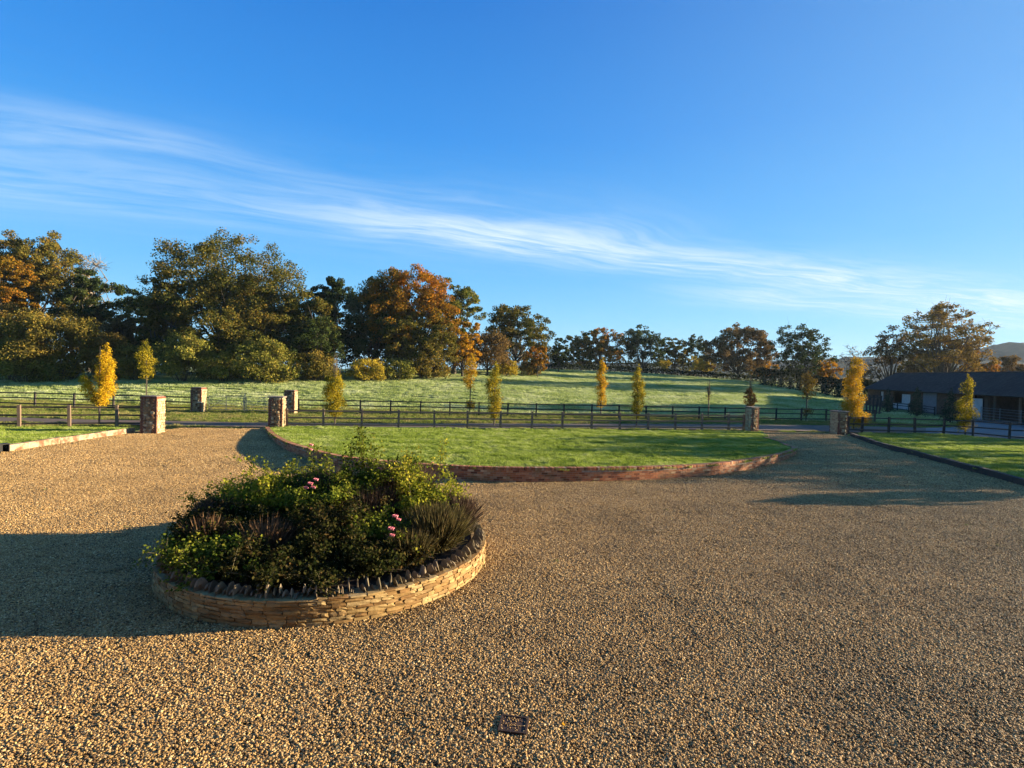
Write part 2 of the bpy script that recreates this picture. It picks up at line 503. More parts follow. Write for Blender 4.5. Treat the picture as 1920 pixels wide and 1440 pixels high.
COVER = G(963, 1364)
TRACK = [tuple(q) for q in catmull([(-17.6, 33), (-16.5, 27), (-11, 18.5), (-2, 14.6), (6, 14.2), (13, 18.5), (18, 26), (20.3, 34), (21, 39)], .6)]
gp = [(-20.9, -8), (-20.9, 30.2)] + [G(300, 806), G(500, 803), G(1430, 811), G(1500, 811), G(1575, 815)] + [tuple(q) for q in EDGE_R[::-4]] + [(16.4, -8)]
gx = np.arange(-21, 26.01, 0.25); gy = np.arange(-8, 40.01, 0.25)
X, Y = np.meshgrid(gx, gy)


def gravel_z(x, y):
    z = .020 * (vnoise(x, y, 2.2, 5) - .5) + .005 * (vnoise(x, y, .55, 8) - .5)
    d = dist_poly(TRACK, x, y, False)
    wv = .6 + .8 * vnoise(x, y, 2.5, 14)
    z = z - .012 * wv * np.exp(-((np.abs(d - .75) / .16) ** 2)) + .007 * wv * np.exp(-((np.abs(d - .75) - .30) / .12) ** 2)
    z = z + .012 * np.clip((np.asarray(y) - 26) / 6, 0, 1)
    k = np.hypot(np.asarray(x) - COVER[0], np.asarray(y) - COVER[1]) < .5
    return np.where(k, np.minimum(z, .0), z)


Z = gravel_z(X, Y) - .004
I = np.arange(X.size).reshape(X.shape)
FQ = np.stack([I[:-1, :-1], I[:-1, 1:], I[1:, 1:], I[1:, :-1]], -1).reshape(-1, 4)
cxy = (X[:-1, :-1].ravel() + .125, Y[:-1, :-1].ravel() + .125)
FQ = FQ[inside(gp, *cxy)]
obj('gravel_drive', np.stack([X.ravel(), Y.ravel(), Z.ravel()], 1), FQ, MAT_GBED, smooth=True, kind='structure')

# the lane beyond the near fence, the concrete yard
lane_c = np.array([(-60, 33.5), (-33, 34.0), (-16, 35.0), (0, 38.6), (12, 41.2), (24, 43.0), (34, 43.4), (40, 42.5)])
LC = catmull(lane_c, 1.0)
T = np.gradient(LC, axis=0); T /= np.linalg.norm(T, axis=1)[:, None]
N = np.stack([-T[:, 1], T[:, 0]], 1)
hw = np.interp(LC[:, 0], [-60, -16, 5, 24, 40], [1.1, 1.35, 1.7, 2.6, 3.2])[:, None]
hw = hw + (vnoise(LC[:, 0], LC[:, 0] * 0, 3, 9)[:, None] - .5) * .35
LV = np.concatenate([LC - N * hw, LC + N * hw]); k = len(LC)
i = np.arange(k - 1)
obj('lane', np.column_stack([LV, np.full(len(LV), .008)]), np.stack([i, i + 1, i + 1 + k, i + k], 1), MAT_LANE, kind='structure')
sheet('concrete_yard', [(30.5, 39.2), (60, 34), (58, 58), (51.5, 60), (48.2, 56), (41, 48.5), (36, 46.2)], 0.014, MAT_YARD, kind='structure')

# lawns
def lawn_patch(name, poly, zf, step=0.5):
    poly = np.array(poly)
    x0, y0 = poly.min(0); x1, y1 = poly.max(0)
    gx = np.arange(x0, x1 + step, step); gy = np.arange(y0, y1 + step, step)
    # boundary ring + interior grid, triangulated by clipping cells: keep cells inside, then fan the border
    import mathutils.geometry as mg
    pts = [Vector(p) for p in poly]
    nb = len(pts)
    X, Y = np.meshgrid(gx, gy); X = X.ravel(); Y = Y.ravel()
    ok = inside([tuple(q) for q in poly], X, Y) & (dist_poly([tuple(q) for q in poly], X, Y) > step * .35)
    pts += [Vector((a, b)) for a, b in zip(X[ok], Y[ok])]
    vv, ee, ff, *_ = mg.delaunay_2d_cdt(pts, [(i, (i + 1) % nb) for i in range(nb)], [], 1, 1e-5)
    V = np.array([(q.x, q.y, 0) for q in vv])
    V[:, 2] = zf(V[:, 0], V[:, 1])
    return obj(name, V, [tuple(f) for f in ff], MAT_LAWN, smooth=True, kind='structure')


def lz(x, y): return lawn_z(x, y) + (vnoise(x, y, 1.3, 21) - .5) * .05


LAWN_IN = [tuple(q) for q in LAWN]
lawn_patch('lawn', LAWN_IN, lz)
FENCE_L = [G(-330, 812), G(36, 804), G(130, 803.5), G(219, 802)]
RIGHT_FENCE_PX = [(1616, 812), (1666, 813), (1715, 814), (1769, 815), (1824, 818), (1892, 825)]
FENCE_R = [G(*q) for q in RIGHT_FENCE_PX]
LAWN_R = [tuple(q + np.array((.1, 0))) for q in EDGE_R[::3]] + [FENCE_R[0], FENCE_R[3], FENCE_R[5], (50, 36), (50, 4)]
LAWN_L = [(-21.0, 3), (-21.0, 29.6), FENCE_L[3], FENCE_L[1], (-45, 29), (-45, 3)]


def lzr(x, y):
    d = np.clip((np.asarray(y) - 30) / 8, 0, 1)
    return .19 - .14 * d + (vnoise(x, y, 1.5, 22) - .5) * .05
def lzl(x, y):
    d = np.clip((np.asarray(y) - 24) / 7, 0, 1)
    return .20 - .12 * d + (vnoise(x, y, 1.5, 23) - .5) * .05


lawn_patch('lawn', LAWN_R, lzr, 0.8)
lawn_patch('lawn', LAWN_L, lzl, 0.8)


# ------------------------------------------------------------------ scattered stuff by geometry nodes
def scatter(name, P, rot, scl, idx, protos, **props):
    me = bpy.data.meshes.new(name)
    P = np.asarray(P, np.float32)
    me.vertices.add(len(P)); me.vertices.foreach_set('co', P.ravel())
    for nm, ty, dat in (('rot', 'FLOAT_VECTOR', rot), ('scl', 'FLOAT_VECTOR', scl)):
        a = me.attributes.new(nm, ty, 'POINT'); a.data.foreach_set('vector', np.asarray(dat, np.float32).ravel())
    a = me.attributes.new('idx', 'INT', 'POINT'); a.data.foreach_set('value', np.asarray(idx, np.int32))
    o = link(name, me, **props)
    ng = bpy.data.node_groups.new(name + '_scatter', 'GeometryNodeTree')
    ng.interface.new_socket('Geometry', in_out='INPUT', socket_type='NodeSocketGeometry')
    ng.interface.new_socket('Geometry', in_out='OUTPUT', socket_type='NodeSocketGeometry')
    gi = ng.nodes.new('NodeGroupInput'); go = ng.nodes.new('NodeGroupOutput')
    jn = ng.nodes.new('GeometryNodeJoinGeometry')

    def attr(nm, ty):
        a = ng.nodes.new('GeometryNodeInputNamedAttribute'); a.data_type = ty; a.inputs[0].default_value = nm
        return a.outputs[0]
    ai, ar, asc = attr('idx', 'INT'), attr('rot', 'FLOAT_VECTOR'), attr('scl', 'FLOAT_VECTOR')
    for q, pr in enumerate(protos):
        oi = ng.nodes.new('GeometryNodeObjectInfo'); oi.inputs['Object'].default_value = pr
        oi.inputs['As Instance'].default_value = True
        cp = ng.nodes.new('FunctionNodeCompare'); cp.data_type = 'INT'; cp.operation = 'EQUAL'
        ng.links.new(ai, cp.inputs[2]); cp.inputs[3].default_value = q
        ip = ng.nodes.new('GeometryNodeInstanceOnPoints')
        ng.links.new(gi.outputs[0], ip.inputs['Points'])
        ng.links.new(cp.outputs[0], ip.inputs['Selection'])
        ng.links.new(oi.outputs['Geometry'], ip.inputs['Instance'])
        ng.links.new(ar, ip.inputs['Rotation']); ng.links.new(asc, ip.inputs['Scale'])
        ng.links.new(ip.outputs[0], jn.inputs[0])
    ng.links.new(jn.outputs[0], go.inputs[0])
    md = o.modifiers.new('scatter', 'NODES'); md.node_group = ng
    return o


def ico():
    t = (1 + 5 ** .5) / 2
    V = np.array([(-1, t, 0), (1, t, 0), (-1, -t, 0), (1, -t, 0), (0, -1, t), (0, 1, t), (0, -1, -t), (0, 1, -t), (t, 0, -1), (t, 0, 1), (-t, 0, -1), (-t, 0, 1)]) / math.hypot(1, t)
    F = np.array([(0, 11, 5), (0, 5, 1), (0, 1, 7), (0, 7, 10), (0, 10, 11), (1, 5, 9), (5, 11, 4), (11, 10, 2), (10, 7, 6), (7, 1, 8), (3, 9, 4), (3, 4, 2), (3, 2, 6), (3, 6, 8), (3, 8, 9), (4, 9, 5), (2, 4, 11), (6, 2, 10), (8, 6, 7), (9, 8, 1)])
    return V, F


def rand_rot(rg, n):
    q = rg.normal(size=(n, 4)); q /= np.linalg.norm(q, axis=1)[:, None]
    a, b, c, d = q.T
    return np.stack([np.stack([1 - 2 * (c * c + d * d), 2 * (b * c - a * d), 2 * (b * d + a * c)], -1),
                     np.stack([2 * (b * c + a * d), 1 - 2 * (b * b + d * d), 2 * (c * d - a * b)], -1),
                     np.stack([2 * (b * d - a * c), 2 * (c * d + a * b), 1 - 2 * (b * b + c * c)], -1)], 1)


def pebble_patch(seed, size, n, r0_, r1_):
    rg = np.random.default_rng(seed)
    V0, F0 = ico()
    n_ = n
    rad = r0_ + (r1_ - r0_) * rg.random(n_) ** 2.2
    sh = np.stack([1 + .35 * rg.random(n_), .75 + .3 * rg.random(n_), .45 + .3 * rg.random(n_)], 1)
    V = V0[None] * (1 + .22 * (rg.random((n_, 12, 1)) - .5)) * sh[:, None, :] * rad[:, None, None]
    Q = rand_rot(rg, n_)
    up = rg.random(n_) < .65                                    # most lie flat
    ang = rg.random(n_) * 6.283
    Q[up] = np.stack([np.stack([np.cos(ang), -np.sin(ang), 0 * ang], -1), np.stack([np.sin(ang), np.cos(ang), 0 * ang], -1), np.stack([0 * ang, 0 * ang, 1 + 0 * ang], -1)], 1)[up]
    V = np.einsum('nij,nkj->nki', Q, V)
    c = np.column_stack([(rg.random((n_, 2)) - .5) * size, rad * .2 + rg.random(n_) ** 1.5 * .012])
    V = V + c[:, None, :]
    F = (F0[None] + (np.arange(n_) * 12)[:, None, None]).reshape(-1, 3)
    return bpy.data.objects.new('gravel_patch', mesh('gravel_patch', V.reshape(-1, 3), F, MAT_STONE))


rg = np.random.default_rng(5)
fine = [pebble_patch(s, 1.1, 3700, .0055, .0175) for s in (1, 2, 3)]
coarse = [pebble_patch(s, 1.75, 3500, .010, .024) for s in (4, 5)]


def grid_points(x0, x1, y0, y1, st, jit, rg):
    X, Y = np.meshgrid(np.arange(x0, x1, st), np.arange(y0, y1, st))
    X = X.ravel() + (rg.random(X.size) - .5) * jit * st; Y = Y.ravel() + (rg.random(Y.size) - .5) * jit * st
    return X, Y


BED_C, BED_R = np.array((-3.50, 10.71)), 3.06
X1, Y1 = grid_points(-21, 21, 3.0, 19, .66, .25, rg)
k1 = inside(gp, X1, Y1) & (np.abs(X1) < 1.08 * Y1 + 3) & (np.hypot(X1 - BED_C[0], Y1 - BED_C[1]) > BED_R - .1)
X2, Y2 = grid_points(-21, 25, 18.6, 39, 1.15, .25, rg)
k2 = inside(gp, X2, Y2) & ~(inside(LAWN, X2, Y2) & (dist_poly(LAWN, X2, Y2) > .6))
P = np.concatenate([np.stack([X1[k1], Y1[k1]], 1), np.stack([X2[k2], Y2[k2]], 1)])
n1, n2 = k1.sum(), k2.sum()
rot = np.zeros((n1 + n2, 3)); rot[:, 2] = rg.random(n1 + n2) * 6.283
idx = np.concatenate([rg.integers(0, 3, n1), 3 + rg.integers(0, 2, n2)])
scl = np.ones((n1 + n2, 3)); 
scatter('gravel', np.column_stack([P, gravel_z(P[:, 0], P[:, 1]) + .010]), rot, scl, idx, fine + coarse, kind='stuff')

MAT_BLADE = m_leaf('lawn_blade', [(0.12, 0.18, 0.022), (0.23, 0.315, 0.045), (0.35, 0.43, 0.09), (0.54, 0.57, 0.26)], 0.9, 0.35, 0.5)
MAT_BLADE_F = m_leaf('field_blade', [(0.184, 0.248, 0.054), (0.324, 0.41, 0.124), (0.486, 0.551, 0.248), (0.691, 0.724, 0.464)], 0.25, 0.35, 0.5)
MAT_BLADE_V = m_leaf('verge_blade', [(0.09, 0.15, 0.022), (0.18, 0.24, 0.045), (0.28, 0.26, 0.09), (0.38, 0.31, 0.14)], 0.6, 0.35, 0.5)


def grass_patch(seed, size, n, h0, h1, wd, mat, clump=.25, rough=.75):
    rg = np.random.default_rng(seed)
    c = (rg.random((n, 2)) - .5) * size
    hn = vnoise(c[:, 0] + 50, c[:, 1] + 50, clump, seed)
    keep = rg.random(n) < .35 + .9 * hn
    c = c[keep]; hn = hn[keep]; n = len(c)
    h = (h0 + (h1 - h0) * rg.random(n)) * (rough * (.3 + 1.45 * hn ** 1.7) + (1 - rough) * .9)
    a = rg.random(n) * 6.283
    lean = h * (.25 + .7 * rg.random(n)); la = rg.random(n) * 6.283
    wv = np.stack([np.cos(a), np.sin(a), 0 * a], 1) * (wd * (.6 + .8 * rg.random(n)))[:, None]
    b = np.column_stack([c, np.full(n, -.02)])
    tip = b + np.stack([np.cos(la) * lean, np.sin(la) * lean, h], 1)
    midp = b + np.stack([np.cos(la) * lean * .35, np.sin(la) * lean * .35, h * .6], 1)
    V = np.stack([b - wv, b + wv, midp + wv * .8, tip, midp - wv * .8], 1).reshape(-1, 3)
    F = np.arange(n * 5).reshape(-1, 5)
    return bpy.data.objects.new('grass_patch', mesh('grass_patch', V, F, mat))


lg = [grass_patch(s, .7, 900, .04, .105, .006, MAT_BLADE, .24) for s in (11, 12, 13)]
P, ROT, IDX, SC = [], [], [], []
for poly, zf, st, marg in ((LAWN, lz, .5, .22), (LAWN_R, lzr, .62, .2), (LAWN_L, lzl, .62, .2)):
    pp = np.array(poly)
    x, y = grid_points(*(pp[:, 0].min(), pp[:, 0].max(), pp[:, 1].min(), pp[:, 1].max()), st, .5, rg)
    k = inside(poly, x, y) & (dist_poly(poly, x, y) > marg) & (np.abs(x) < 1.06 * y + 2)
    x, y = x[k], y[k]
    P.append(np.column_stack([x, y, zf(x, y)]))
P = np.concatenate(P); k = len(P)
rot = np.zeros((k, 3)); rot[:, 2] = rg.random(k) * 6.283
s_ = .55 + .9 * vnoise(P[:, 0], P[:, 1], .9, 31)
scatter('lawn_grass', P, rot, np.stack([np.ones(k), np.ones(k), s_], 1), rg.integers(0, 3, k), lg, kind='stuff')

fg = [grass_patch(s, 2.4, 1000, .08, .25, .018, MAT_BLADE_F, .5, .45) for s in (14, 15, 16)]
vg = [grass_patch(s, 1.0, 420, .06, .2, .010, MAT_BLADE_V, .3) for s in (17, 18)]
x, y = grid_points(-110, 75, 51.5, 150, 1.6, .6, rg)
t_ = x / y
ye = np.interp(t_, _E[:, 0], _E[:, 2])
k = (np.abs(x) < 1.02 * y) & (y < ye + 4) & (x < np.interp(y, [50, 60, 82, 150], [42, 47, 53, 75]))
x, y = x[k], y[k]
P1 = np.column_stack([x, y, terr(x, y)])
# verges on both banks of the lane
x, y = grid_points(-50, 45, 31, 52, .8, .6, rg)
near = np.interp(x, [-45, -23.4, -14.1, 17.5, 26, 36], [28.6, 31.4, 33.1, 39.0, 40.0, 37.9])
lanec = np.interp(x, LC[:, 0], LC[:, 1]); lh = np.interp(x, [-60, -16, 5, 24, 40], [1.15, 1.4, 1.75, 2.7, 3.3])
k = (y > near - .1) & (np.abs(y - lanec) > lh + .35) & (np.abs(x) < 1.02 * y) & ~inside([(30.5, 39.2), (60, 34), (58, 58), (51.5, 60), (48.2, 56), (41, 48.5), (36, 46.2)], x, y)
k &= ~inside(gp, x, y) & ~inside(LAWN, x, y)
x, y = x[k], y[k]
P2 = np.column_stack([x, y, terr(x, y)])
P = np.concatenate([P1, P2]); k = len(P)
rot = np.zeros((k, 3)); rot[:, 2] = rg.random(k) * 6.283
s_ = .62 + .6 * vnoise(P[:, 0], P[:, 1], 3.4, 33)
scatter('field_grass', P, rot, np.stack([np.ones(k), np.ones(k), s_], 1), np.concatenate([rg.integers(0, 3, len(P1)), 3 + rg.integers(0, 2, len(P2))]), fg + vg, kind='stuff')


# ------------------------------------------------------------------ curved brick retaining wall
def polyline(P, step):
    P = np.asarray(P, float)
    s = np.concatenate([[0], np.cumsum(np.linalg.norm(np.diff(P, axis=0), axis=1))])
    q = np.arange(0, s[-1], step)
    return np.stack([np.interp(q, s, P[:, k]) for k in range(P.shape[1])], 1), s[-1]


def rough_block(seed, jit=.10, rnd_=.82):
    """unit block of 26 points: rounded edges, uneven faces"""
    rg = np.random.default_rng(seed)
    g = [-.5, 0, .5]
    idx, V = {}, []
    for a in range(3):
        for b in range(3):
            for c in range(3):
                if (a, b, c) == (1, 1, 1): continue
                v = np.array([g[a], g[b], g[c]])
                m = (abs(v) > .4).sum()
                if m == 3: v = v * rnd_
                elif m == 2: v = v * (1 - (1 - rnd_) * .35)
                idx[a, b, c] = len(V); V.append(v + (rg.random(3) - .5) * jit)
    F = []
    for ax in range(3):
        for sd in (0, 2):
            o1, o2 = [(1, 2), (2, 0), (0, 1)][ax]
            for i in range(2):
                for j in range(2):
                    q = []
                    for di, dj in ((0, 0), (1, 0), (1, 1), (0, 1)):
                        k = [0, 0, 0]; k[ax] = sd; k[o1] = i + di; k[o2] = j + dj
                        q.append(idx[tuple(k)])
                    F.append(q if sd == 2 else q[::-1])
    return np.array(V), np.array(F)


def place(V, loc, rz, scl):
    c, s = math.cos(rz), math.sin(rz)
    V = V * np.asarray(scl)
    return np.column_stack([V[:, 0] * c - V[:, 1] * s + loc[0], V[:, 0] * s + V[:, 1] * c + loc[1], V[:, 2] + loc[2]])


def pieces(parent, org, name, items, protos, mat, limit, key):
    """items: (loc, rz, scale, variant); the best `limit` become parts, the rest one stuff part"""
    items = sorted(items, key=key)
    ms = [mesh(name, V, F, mat) for V, F in protos]
    for loc, rz, sc, v in items[:limit]:
        link(name, ms[v], parent, (loc[0] - org[0], loc[1] - org[1], loc[2] - org[2]), (0, 0, rz), sc)
    if items[limit:]:
        b = MB()
        for loc, rz, sc, v in items[limit:]:
            b.add(place(protos[v][0], np.array(loc) - np.array(org), rz, sc), protos[v][1])
        b.obj(name, mat, parent, kind='stuff')


rg = np.random.default_rng(77)
WL, wlen = polyline(WALL, 0.0375)
TW = np.gradient(WL, axis=0); TW /= np.linalg.norm(TW, axis=1)[:, None]
NW = np.stack([TW[:, 1], -TW[:, 0]], 1)                       # towards the drive


def wall_at(s):
    i = min(max(int(round(s / .0375)), 0), len(WL) - 1)
    return WL[i], math.atan2(TW[i, 1], TW[i, 0]), NW[i]


def wall_top(p): return float(lawn_z(p[0], p[1])) + .05


org = (WL[len(WL) // 2][0], WL[len(WL) // 2][1], 0)
wall = thing('curved_brick_wall', 'low curved red brick retaining wall holding up the oval lawn', 'brick wall', org)
V, k = [], len(WL)
tops = np.array([wall_top(p) - .10 for p in WL])
for off, zz in ((-.004, np.zeros(k)), (-.004, tops), (-.205, tops), (-.205, np.zeros(k))):
    q = WL + NW * off
    V.append(np.column_stack([q - np.array(org[:2]), zz - .02 * (zz == 0)]))
V = np.concatenate(V); i = np.arange(k - 1)
F = np.concatenate([np.stack([i + a * k, i + 1 + a * k, i + 1 + b_ * k, i + b_ * k], 1) for a, b_ in ((0, 1), (1, 2), (2, 3))])
obj('mortar_core', V, F, MAT_MORTAR, wall)
BV = [place(boxv(-.5, .5, -.5, .5, -.5, .5) + (rg.random((8, 3)) - .5) * .03, (0, 0, 0), 0, (1, 1, 1)) for _ in range(4)]
protos = [(v, BOXF) for v in BV]
items = []
for c_ in range(6):
    s = .112 if c_ % 2 else 0.0
    while s < wlen:
        p, a, nn = wall_at(s)
        z = c_ * .072 + .035
        if z + .033 < wall_top(p) - .095:
            q = p - nn * (.05 - rg.random() * .005)
            items.append(((q[0], q[1], z), a + rg.normal() * .008, (.214, .1, .063), int(rg.integers(0, 4))))
        s += .225


def camkey(it):
    return it[0][0] ** 2 * .2 + it[0][1] ** 2


vis = camkey
pieces(wall, org, 'brick', items, protos, MAT_BRICK, 300, vis)
items = []
s = 0
while s < wlen:
    p, a, nn = wall_at(s)
    q = p - nn * .103
    items.append(((q[0], q[1], wall_top(p) - .047 + rg.normal() * .003), a + rg.normal() * .02, (.066, .224, .105), int(rg.integers(0, 4))))
    s += .0765
pieces(wall, org, 'coping_brick', items, protos, MAT_BRICK, 300, vis)

# ------------------------------------------------------------------ round stone planter
org = (BED_C[0], BED_C[1], 0)
bed = thing('stone_planter', 'round raised bed of honey coloured stone with upright jagged coping stones', 'raised bed', org)
k = 96
th = np.linspace(0, 2 * np.pi, k, endpoint=False)
V = np.concatenate([np.column_stack([r_ * np.cos(th), r_ * np.sin(th), np.full(k, z)]) for r_, z in ((2.968, -.02), (2.968, .405), (2.70, .405), (2.70, .30))])
i = np.arange(k); j = (i + 1) % k
obj('mortar_core', V, np.concatenate([np.stack([i + a * k, j + a * k, j + (a + 1) * k, i + (a + 1) * k], 1) for a in range(3)]), MAT_BED_MORTAR, bed)
rr = np.linspace(0, 2.72, 8)
V = np.concatenate([[(0, 0, .55)]] + [np.column_stack([r_ * np.cos(th), r_ * np.sin(th), .55 - .22 * (r_ / 2.72) ** 2 + (vnoise(r_ * np.cos(th) + 9, r_ * np.sin(th) + 9, .3, 2) - .5) * .08]) for r_ in rr[1:]])
F3 = np.stack([0 * i, 1 + i, 1 + j], 1)
F4 = np.concatenate([np.stack([1 + i + a * k, 1 + i + (a + 1) * k, 1 + j + (a + 1) * k, 1 + j + a * k], 1) for a in range(6)])
obj('soil', V, [F3, F4], MAT_SOIL, bed, smooth=True)
protos = [rough_block(s, .13, .95) for s in range(6)]
items = []
hts = [.075, .06, .07, .055, .06, .055, .04]
z = -.005
for ci, h in enumerate(hts):
    a = rg.random() * .2
    end = a + 2 * np.pi
    while a < end - .03:
        L = .10 + .20 * rg.random() ** 1.3
        if rg.random() < .08: L *= 1.3
        da = L / 2.97
        if a + da > end: da = end - a
        m = a + da / 2
        rr_ = 2.908 + rg.random() * .016
        items.append(((org[0] + rr_ * math.cos(m), org[1] + rr_ * math.sin(m), z + h / 2), m + math.pi / 2 + rg.normal() * .02,
                      (da * 2.97 - .006, .15, h - .003 + rg.normal() * .004), int(rg.integers(0, 6))))
        a += da
    z += h


def bedkey(it):
    return it[0][1] + .12 * abs(it[0][0] + 2.2)


pieces(bed, org, 'stone', items, protos, MAT_BED_STONE, 300, bedkey)


def cap_block(seed):
    rg = np.random.default_rng(seed)
    V, F = rough_block(seed + 50, .22, .90)
    V = V.copy()
    t = V[:, 2] + .5
    V[:, 0] *= 1 - .55 * t ** 1.5
    V[:, 1] *= 1 - .62 * t ** 1.6
    V[:, 0] += (rg.random() - .5) * .35 * t
    return V, F


protos = [cap_block(s) for s in range(5)]
items = []
a = 0.0
i_ = 0
while a < 2 * np.pi - .03:
    tall = i_ % 2 == 0
    h = (.13 + .10 * rg.random()) if tall else (.06 + .08 * rg.random())
    wd = .026 + .026 * rg.random() ** 2
    r_ = 2.84 + rg.normal() * .018
    items.append(((org[0] + r_ * math.cos(a), org[1] + r_ * math.sin(a), .398 + h / 2), a + math.pi / 2 + rg.normal() * .12, (wd, .17 + .08 * rg.random(), h), int(rg.integers(0, 5))))
    a += (wd + .022 + .035 * rg.random()) / 2.84
    i_ += 1
pieces(bed, org, 'coping_stone', items, protos, MAT_CAP_STONE, 290, bedkey)
bed.scale = (1.02, 1.02, 1)

# ------------------------------------------------------------------ brick and rubble gate piers
def pier(label, px, py, h, rz, wd=.82, cap='brick', plate=False):
    x, y = G(px, py)
    t = thing('gate_pier', label, 'gate pier', (x, y, 0), rz, 'brick and stone gate piers')
    H = wd / 2
    MB().box(-H + .02, H - .02, -H + .02, H - .02, -.1, h - .05).obj('mortar_core', MAT_MORTAR, t)
    prs = [rough_block(s, .22, .78) for s in range(6)]
    st, qn, fl_ = MB(), MB(), MB()
    rg = np.random.default_rng(int(px))
    for face in range(4):
        a = face * math.pi / 2
        z = 0.0
        while z < h - .14:
            hh = .09 + .09 * rg.random()
            u = -H + (.17 if face % 2 == 0 else .05)
            while u < H - (.19 if face % 2 == 0 else .07):
                L = .09 + .13 * rg.random()
                d = H - .025 + rg.random() * .03
                uu = min(u + L / 2, H - (.2 if face % 2 == 0 else .08))
                V = place(prs[int(rg.integers(0, 6))][0], (uu, -d, z + hh / 2), rg.normal() * .05, (L * .95, .08, hh * .95))
                (st if face % 2 == 0 else fl_).add(place(V, (0, 0, 0), a, (1, 1, 1)), prs[0][1])
                u += L
            z += hh
        z, f = 0.0, 0
        while z < h - .12 and face % 2 == 0:
            for sd in (-1, 1):
                L = .215 if (f + (sd > 0)) % 2 else .125
                u = sd * (H - L / 2 + .004)
                V = place(boxv(-.5, .5, -.5, .5, -.5, .5), (u, -H + .045 - .004 * (face % 2), z + .033), 0, (L, .1, .062))
                qn.add(place(V, (0, 0, 0), a, (1, 1, 1)), BOXF)
            z += .074; f += 1
    st.obj('rubble_stone', MAT_PIER, t, kind='stuff')
    fl_.obj('flank_stone', MAT_FLANK, t, kind='stuff')
    qn.obj('quoin_brick', MAT_QUOIN, t, kind='stuff')
    if cap == 'brick':
        b = MB(); nb = 11
        for q in range(nb):
            u = -H - .02 + (q + .5) * (wd + .04) / nb
            for v, L in ((-H / 2 - .012, H + .02), (H / 2 + .012, H + .02)):
                b.add(place(boxv(-.5, .5, -.5, .5, -.5, .5), (u, v, h - .02 + rg.normal() * .004), 0, ((wd + .04) / nb - .01, L, .11)), BOXF)
        b.obj('coping_brick', MAT_QUOIN, t, kind='stuff')
        V, F = rough_block(3, .03, .95)
        obj('cap', V * np.array((wd - .05, wd - .05, .05)) + np.array((0, 0, h + .055)), F, MAT_PIER_CAP, t)
    else:
        V, F = rough_block(4, .03, .95)
        obj('cap', V * np.array((wd + .12, wd + .12, .09)) + np.array((0, 0, h + .0)), F, MAT_PIER_CAP, t)
    if plate:
        MB().box(H - .26, H + .06, -H - .06, -H - .02, h * .42, h * .42 + .06).obj('hinge_plate', MAT_PLATE, t)
    return t


MAT_FLANK = m_pieces('pale_flank_stone', [(0.40, 0.31, 0.17), (0.52, 0.42, 0.25), (0.46, 0.36, 0.20), (0.30, 0.20, 0.11)], 20, .4, .9)  # pier side faces, paler than the front and back
MAT_PLATE = m_plain('pale_paint', (0.55, 0.50, 0.40), 0.7)
pier('brick and rubble gate pier beside the pale sleeper kerb, nearest the bright yellow tree', 286, 812, 1.98, .10, .84)
pier('rubble gate pier with a pale hinge plate holding the far metal field gate', 372, 773, 1.95, .06, .82, 'brick', True)
pier('sunlit rubble gate pier where the curved brick wall begins', 519, 803, 1.95, .16, .80, 'slab')
pier('gate pier half hidden behind the sunlit pier by the curved wall', 545, 776, 1.88, .06, .80)
pier('slab topped gate pier at the shaded end of the oval lawn', 1409, 810, 1.80, .28, .66, 'slab')
pier('squat slab topped gate pier beside the big orange columnar tree', 1572, 814, 1.66, .16, .80, 'slab')


# ------------------------------------------------------------------ fences
def ubox(jit, seed):
    rg = np.random.default_rng(seed)
    return boxv(-.5, .5, -.5, .5, -.5, .5) + (rg.random((8, 3)) - .5) * jit


def post_mesh(h, wd, mat, seed):
    rg = np.random.default_rng(seed)
    b = MB()
    v = boxv(-wd / 2, wd / 2, -wd / 2, wd / 2, -.25, h)
    v[4:, :2] *= .97
    v[[4, 5], 2] -= .02                       # weathered top, slightly sloped
    v += (rg.random((8, 3)) - .5) * .012
    return b.add(v, BOXF).mesh('post', mat)


def fence(label, pts, h, rails, mat_post, mat_rail, wd=.12, rail_h=.095, rail_t=.04, side=-1, zf=None, group='post and rail fences', name='post_and_rail_fence', cat='fence', seed=1, skip_post=()):
    zf = zf or tz
    pts = [tuple(p) for p in pts]
    mid = pts[len(pts) // 2]
    o = (mid[0], mid[1], zf(*mid))
    t = thing(name, label, cat, o, 0, group)
    rg = np.random.default_rng(seed)
    pm = [post_mesh(h, wd, mat_post, seed + q) for q in range(3)]
    rm = [mesh('rail', ubox(.0, seed), BOXF, mat_rail)]
    for i, (x, y) in enumerate(pts):
        if i in skip_post: continue
        q = pts[min(i + 1, len(pts) - 1)]; q0 = pts[max(i - 1, 0)]
        a = math.atan2(q[1] - q0[1], q[0] - q0[0])
        link('post', pm[i % 3], t, (x - o[0], y - o[1], zf(x, y) - o[2]), (rg.normal() * .012, rg.normal() * .012, a + rg.normal() * .03))
    for (x0, y0), (x1, y1) in zip(pts[:-1], pts[1:]):
        z0, z1 = zf(x0, y0), zf(x1, y1)
        L = math.hypot(x1 - x0, y1 - y0); a = math.atan2(y1 - y0, x1 - x0)
        nx_, ny_ = math.sin(a) * (-side) * -1, math.cos(a) * side
        off = wd / 2 + rail_t / 2 - .012
        for rz_ in rails:
            d0, d1 = rg.normal(size=2) * .012
            zz = (z0 + z1) / 2 + rz_ + (d0 + d1) / 2
            pit = -math.atan2(z1 + d1 - z0 - d0, L)
            link('rail', rm[0], t, ((x0 + x1) / 2 - math.sin(a) * side * off - o[0], (y0 + y1) / 2 + math.cos(a) * side * off - o[1], zz - o[2]), (0, pit, a), (L - .006, rail_t, rail_h))
    return t


def along(a, b, n): return [(a[0] + (b[0] - a[0]) * i / n, a[1] + (b[1] - a[1]) * i / n) for i in range(n + 1)]


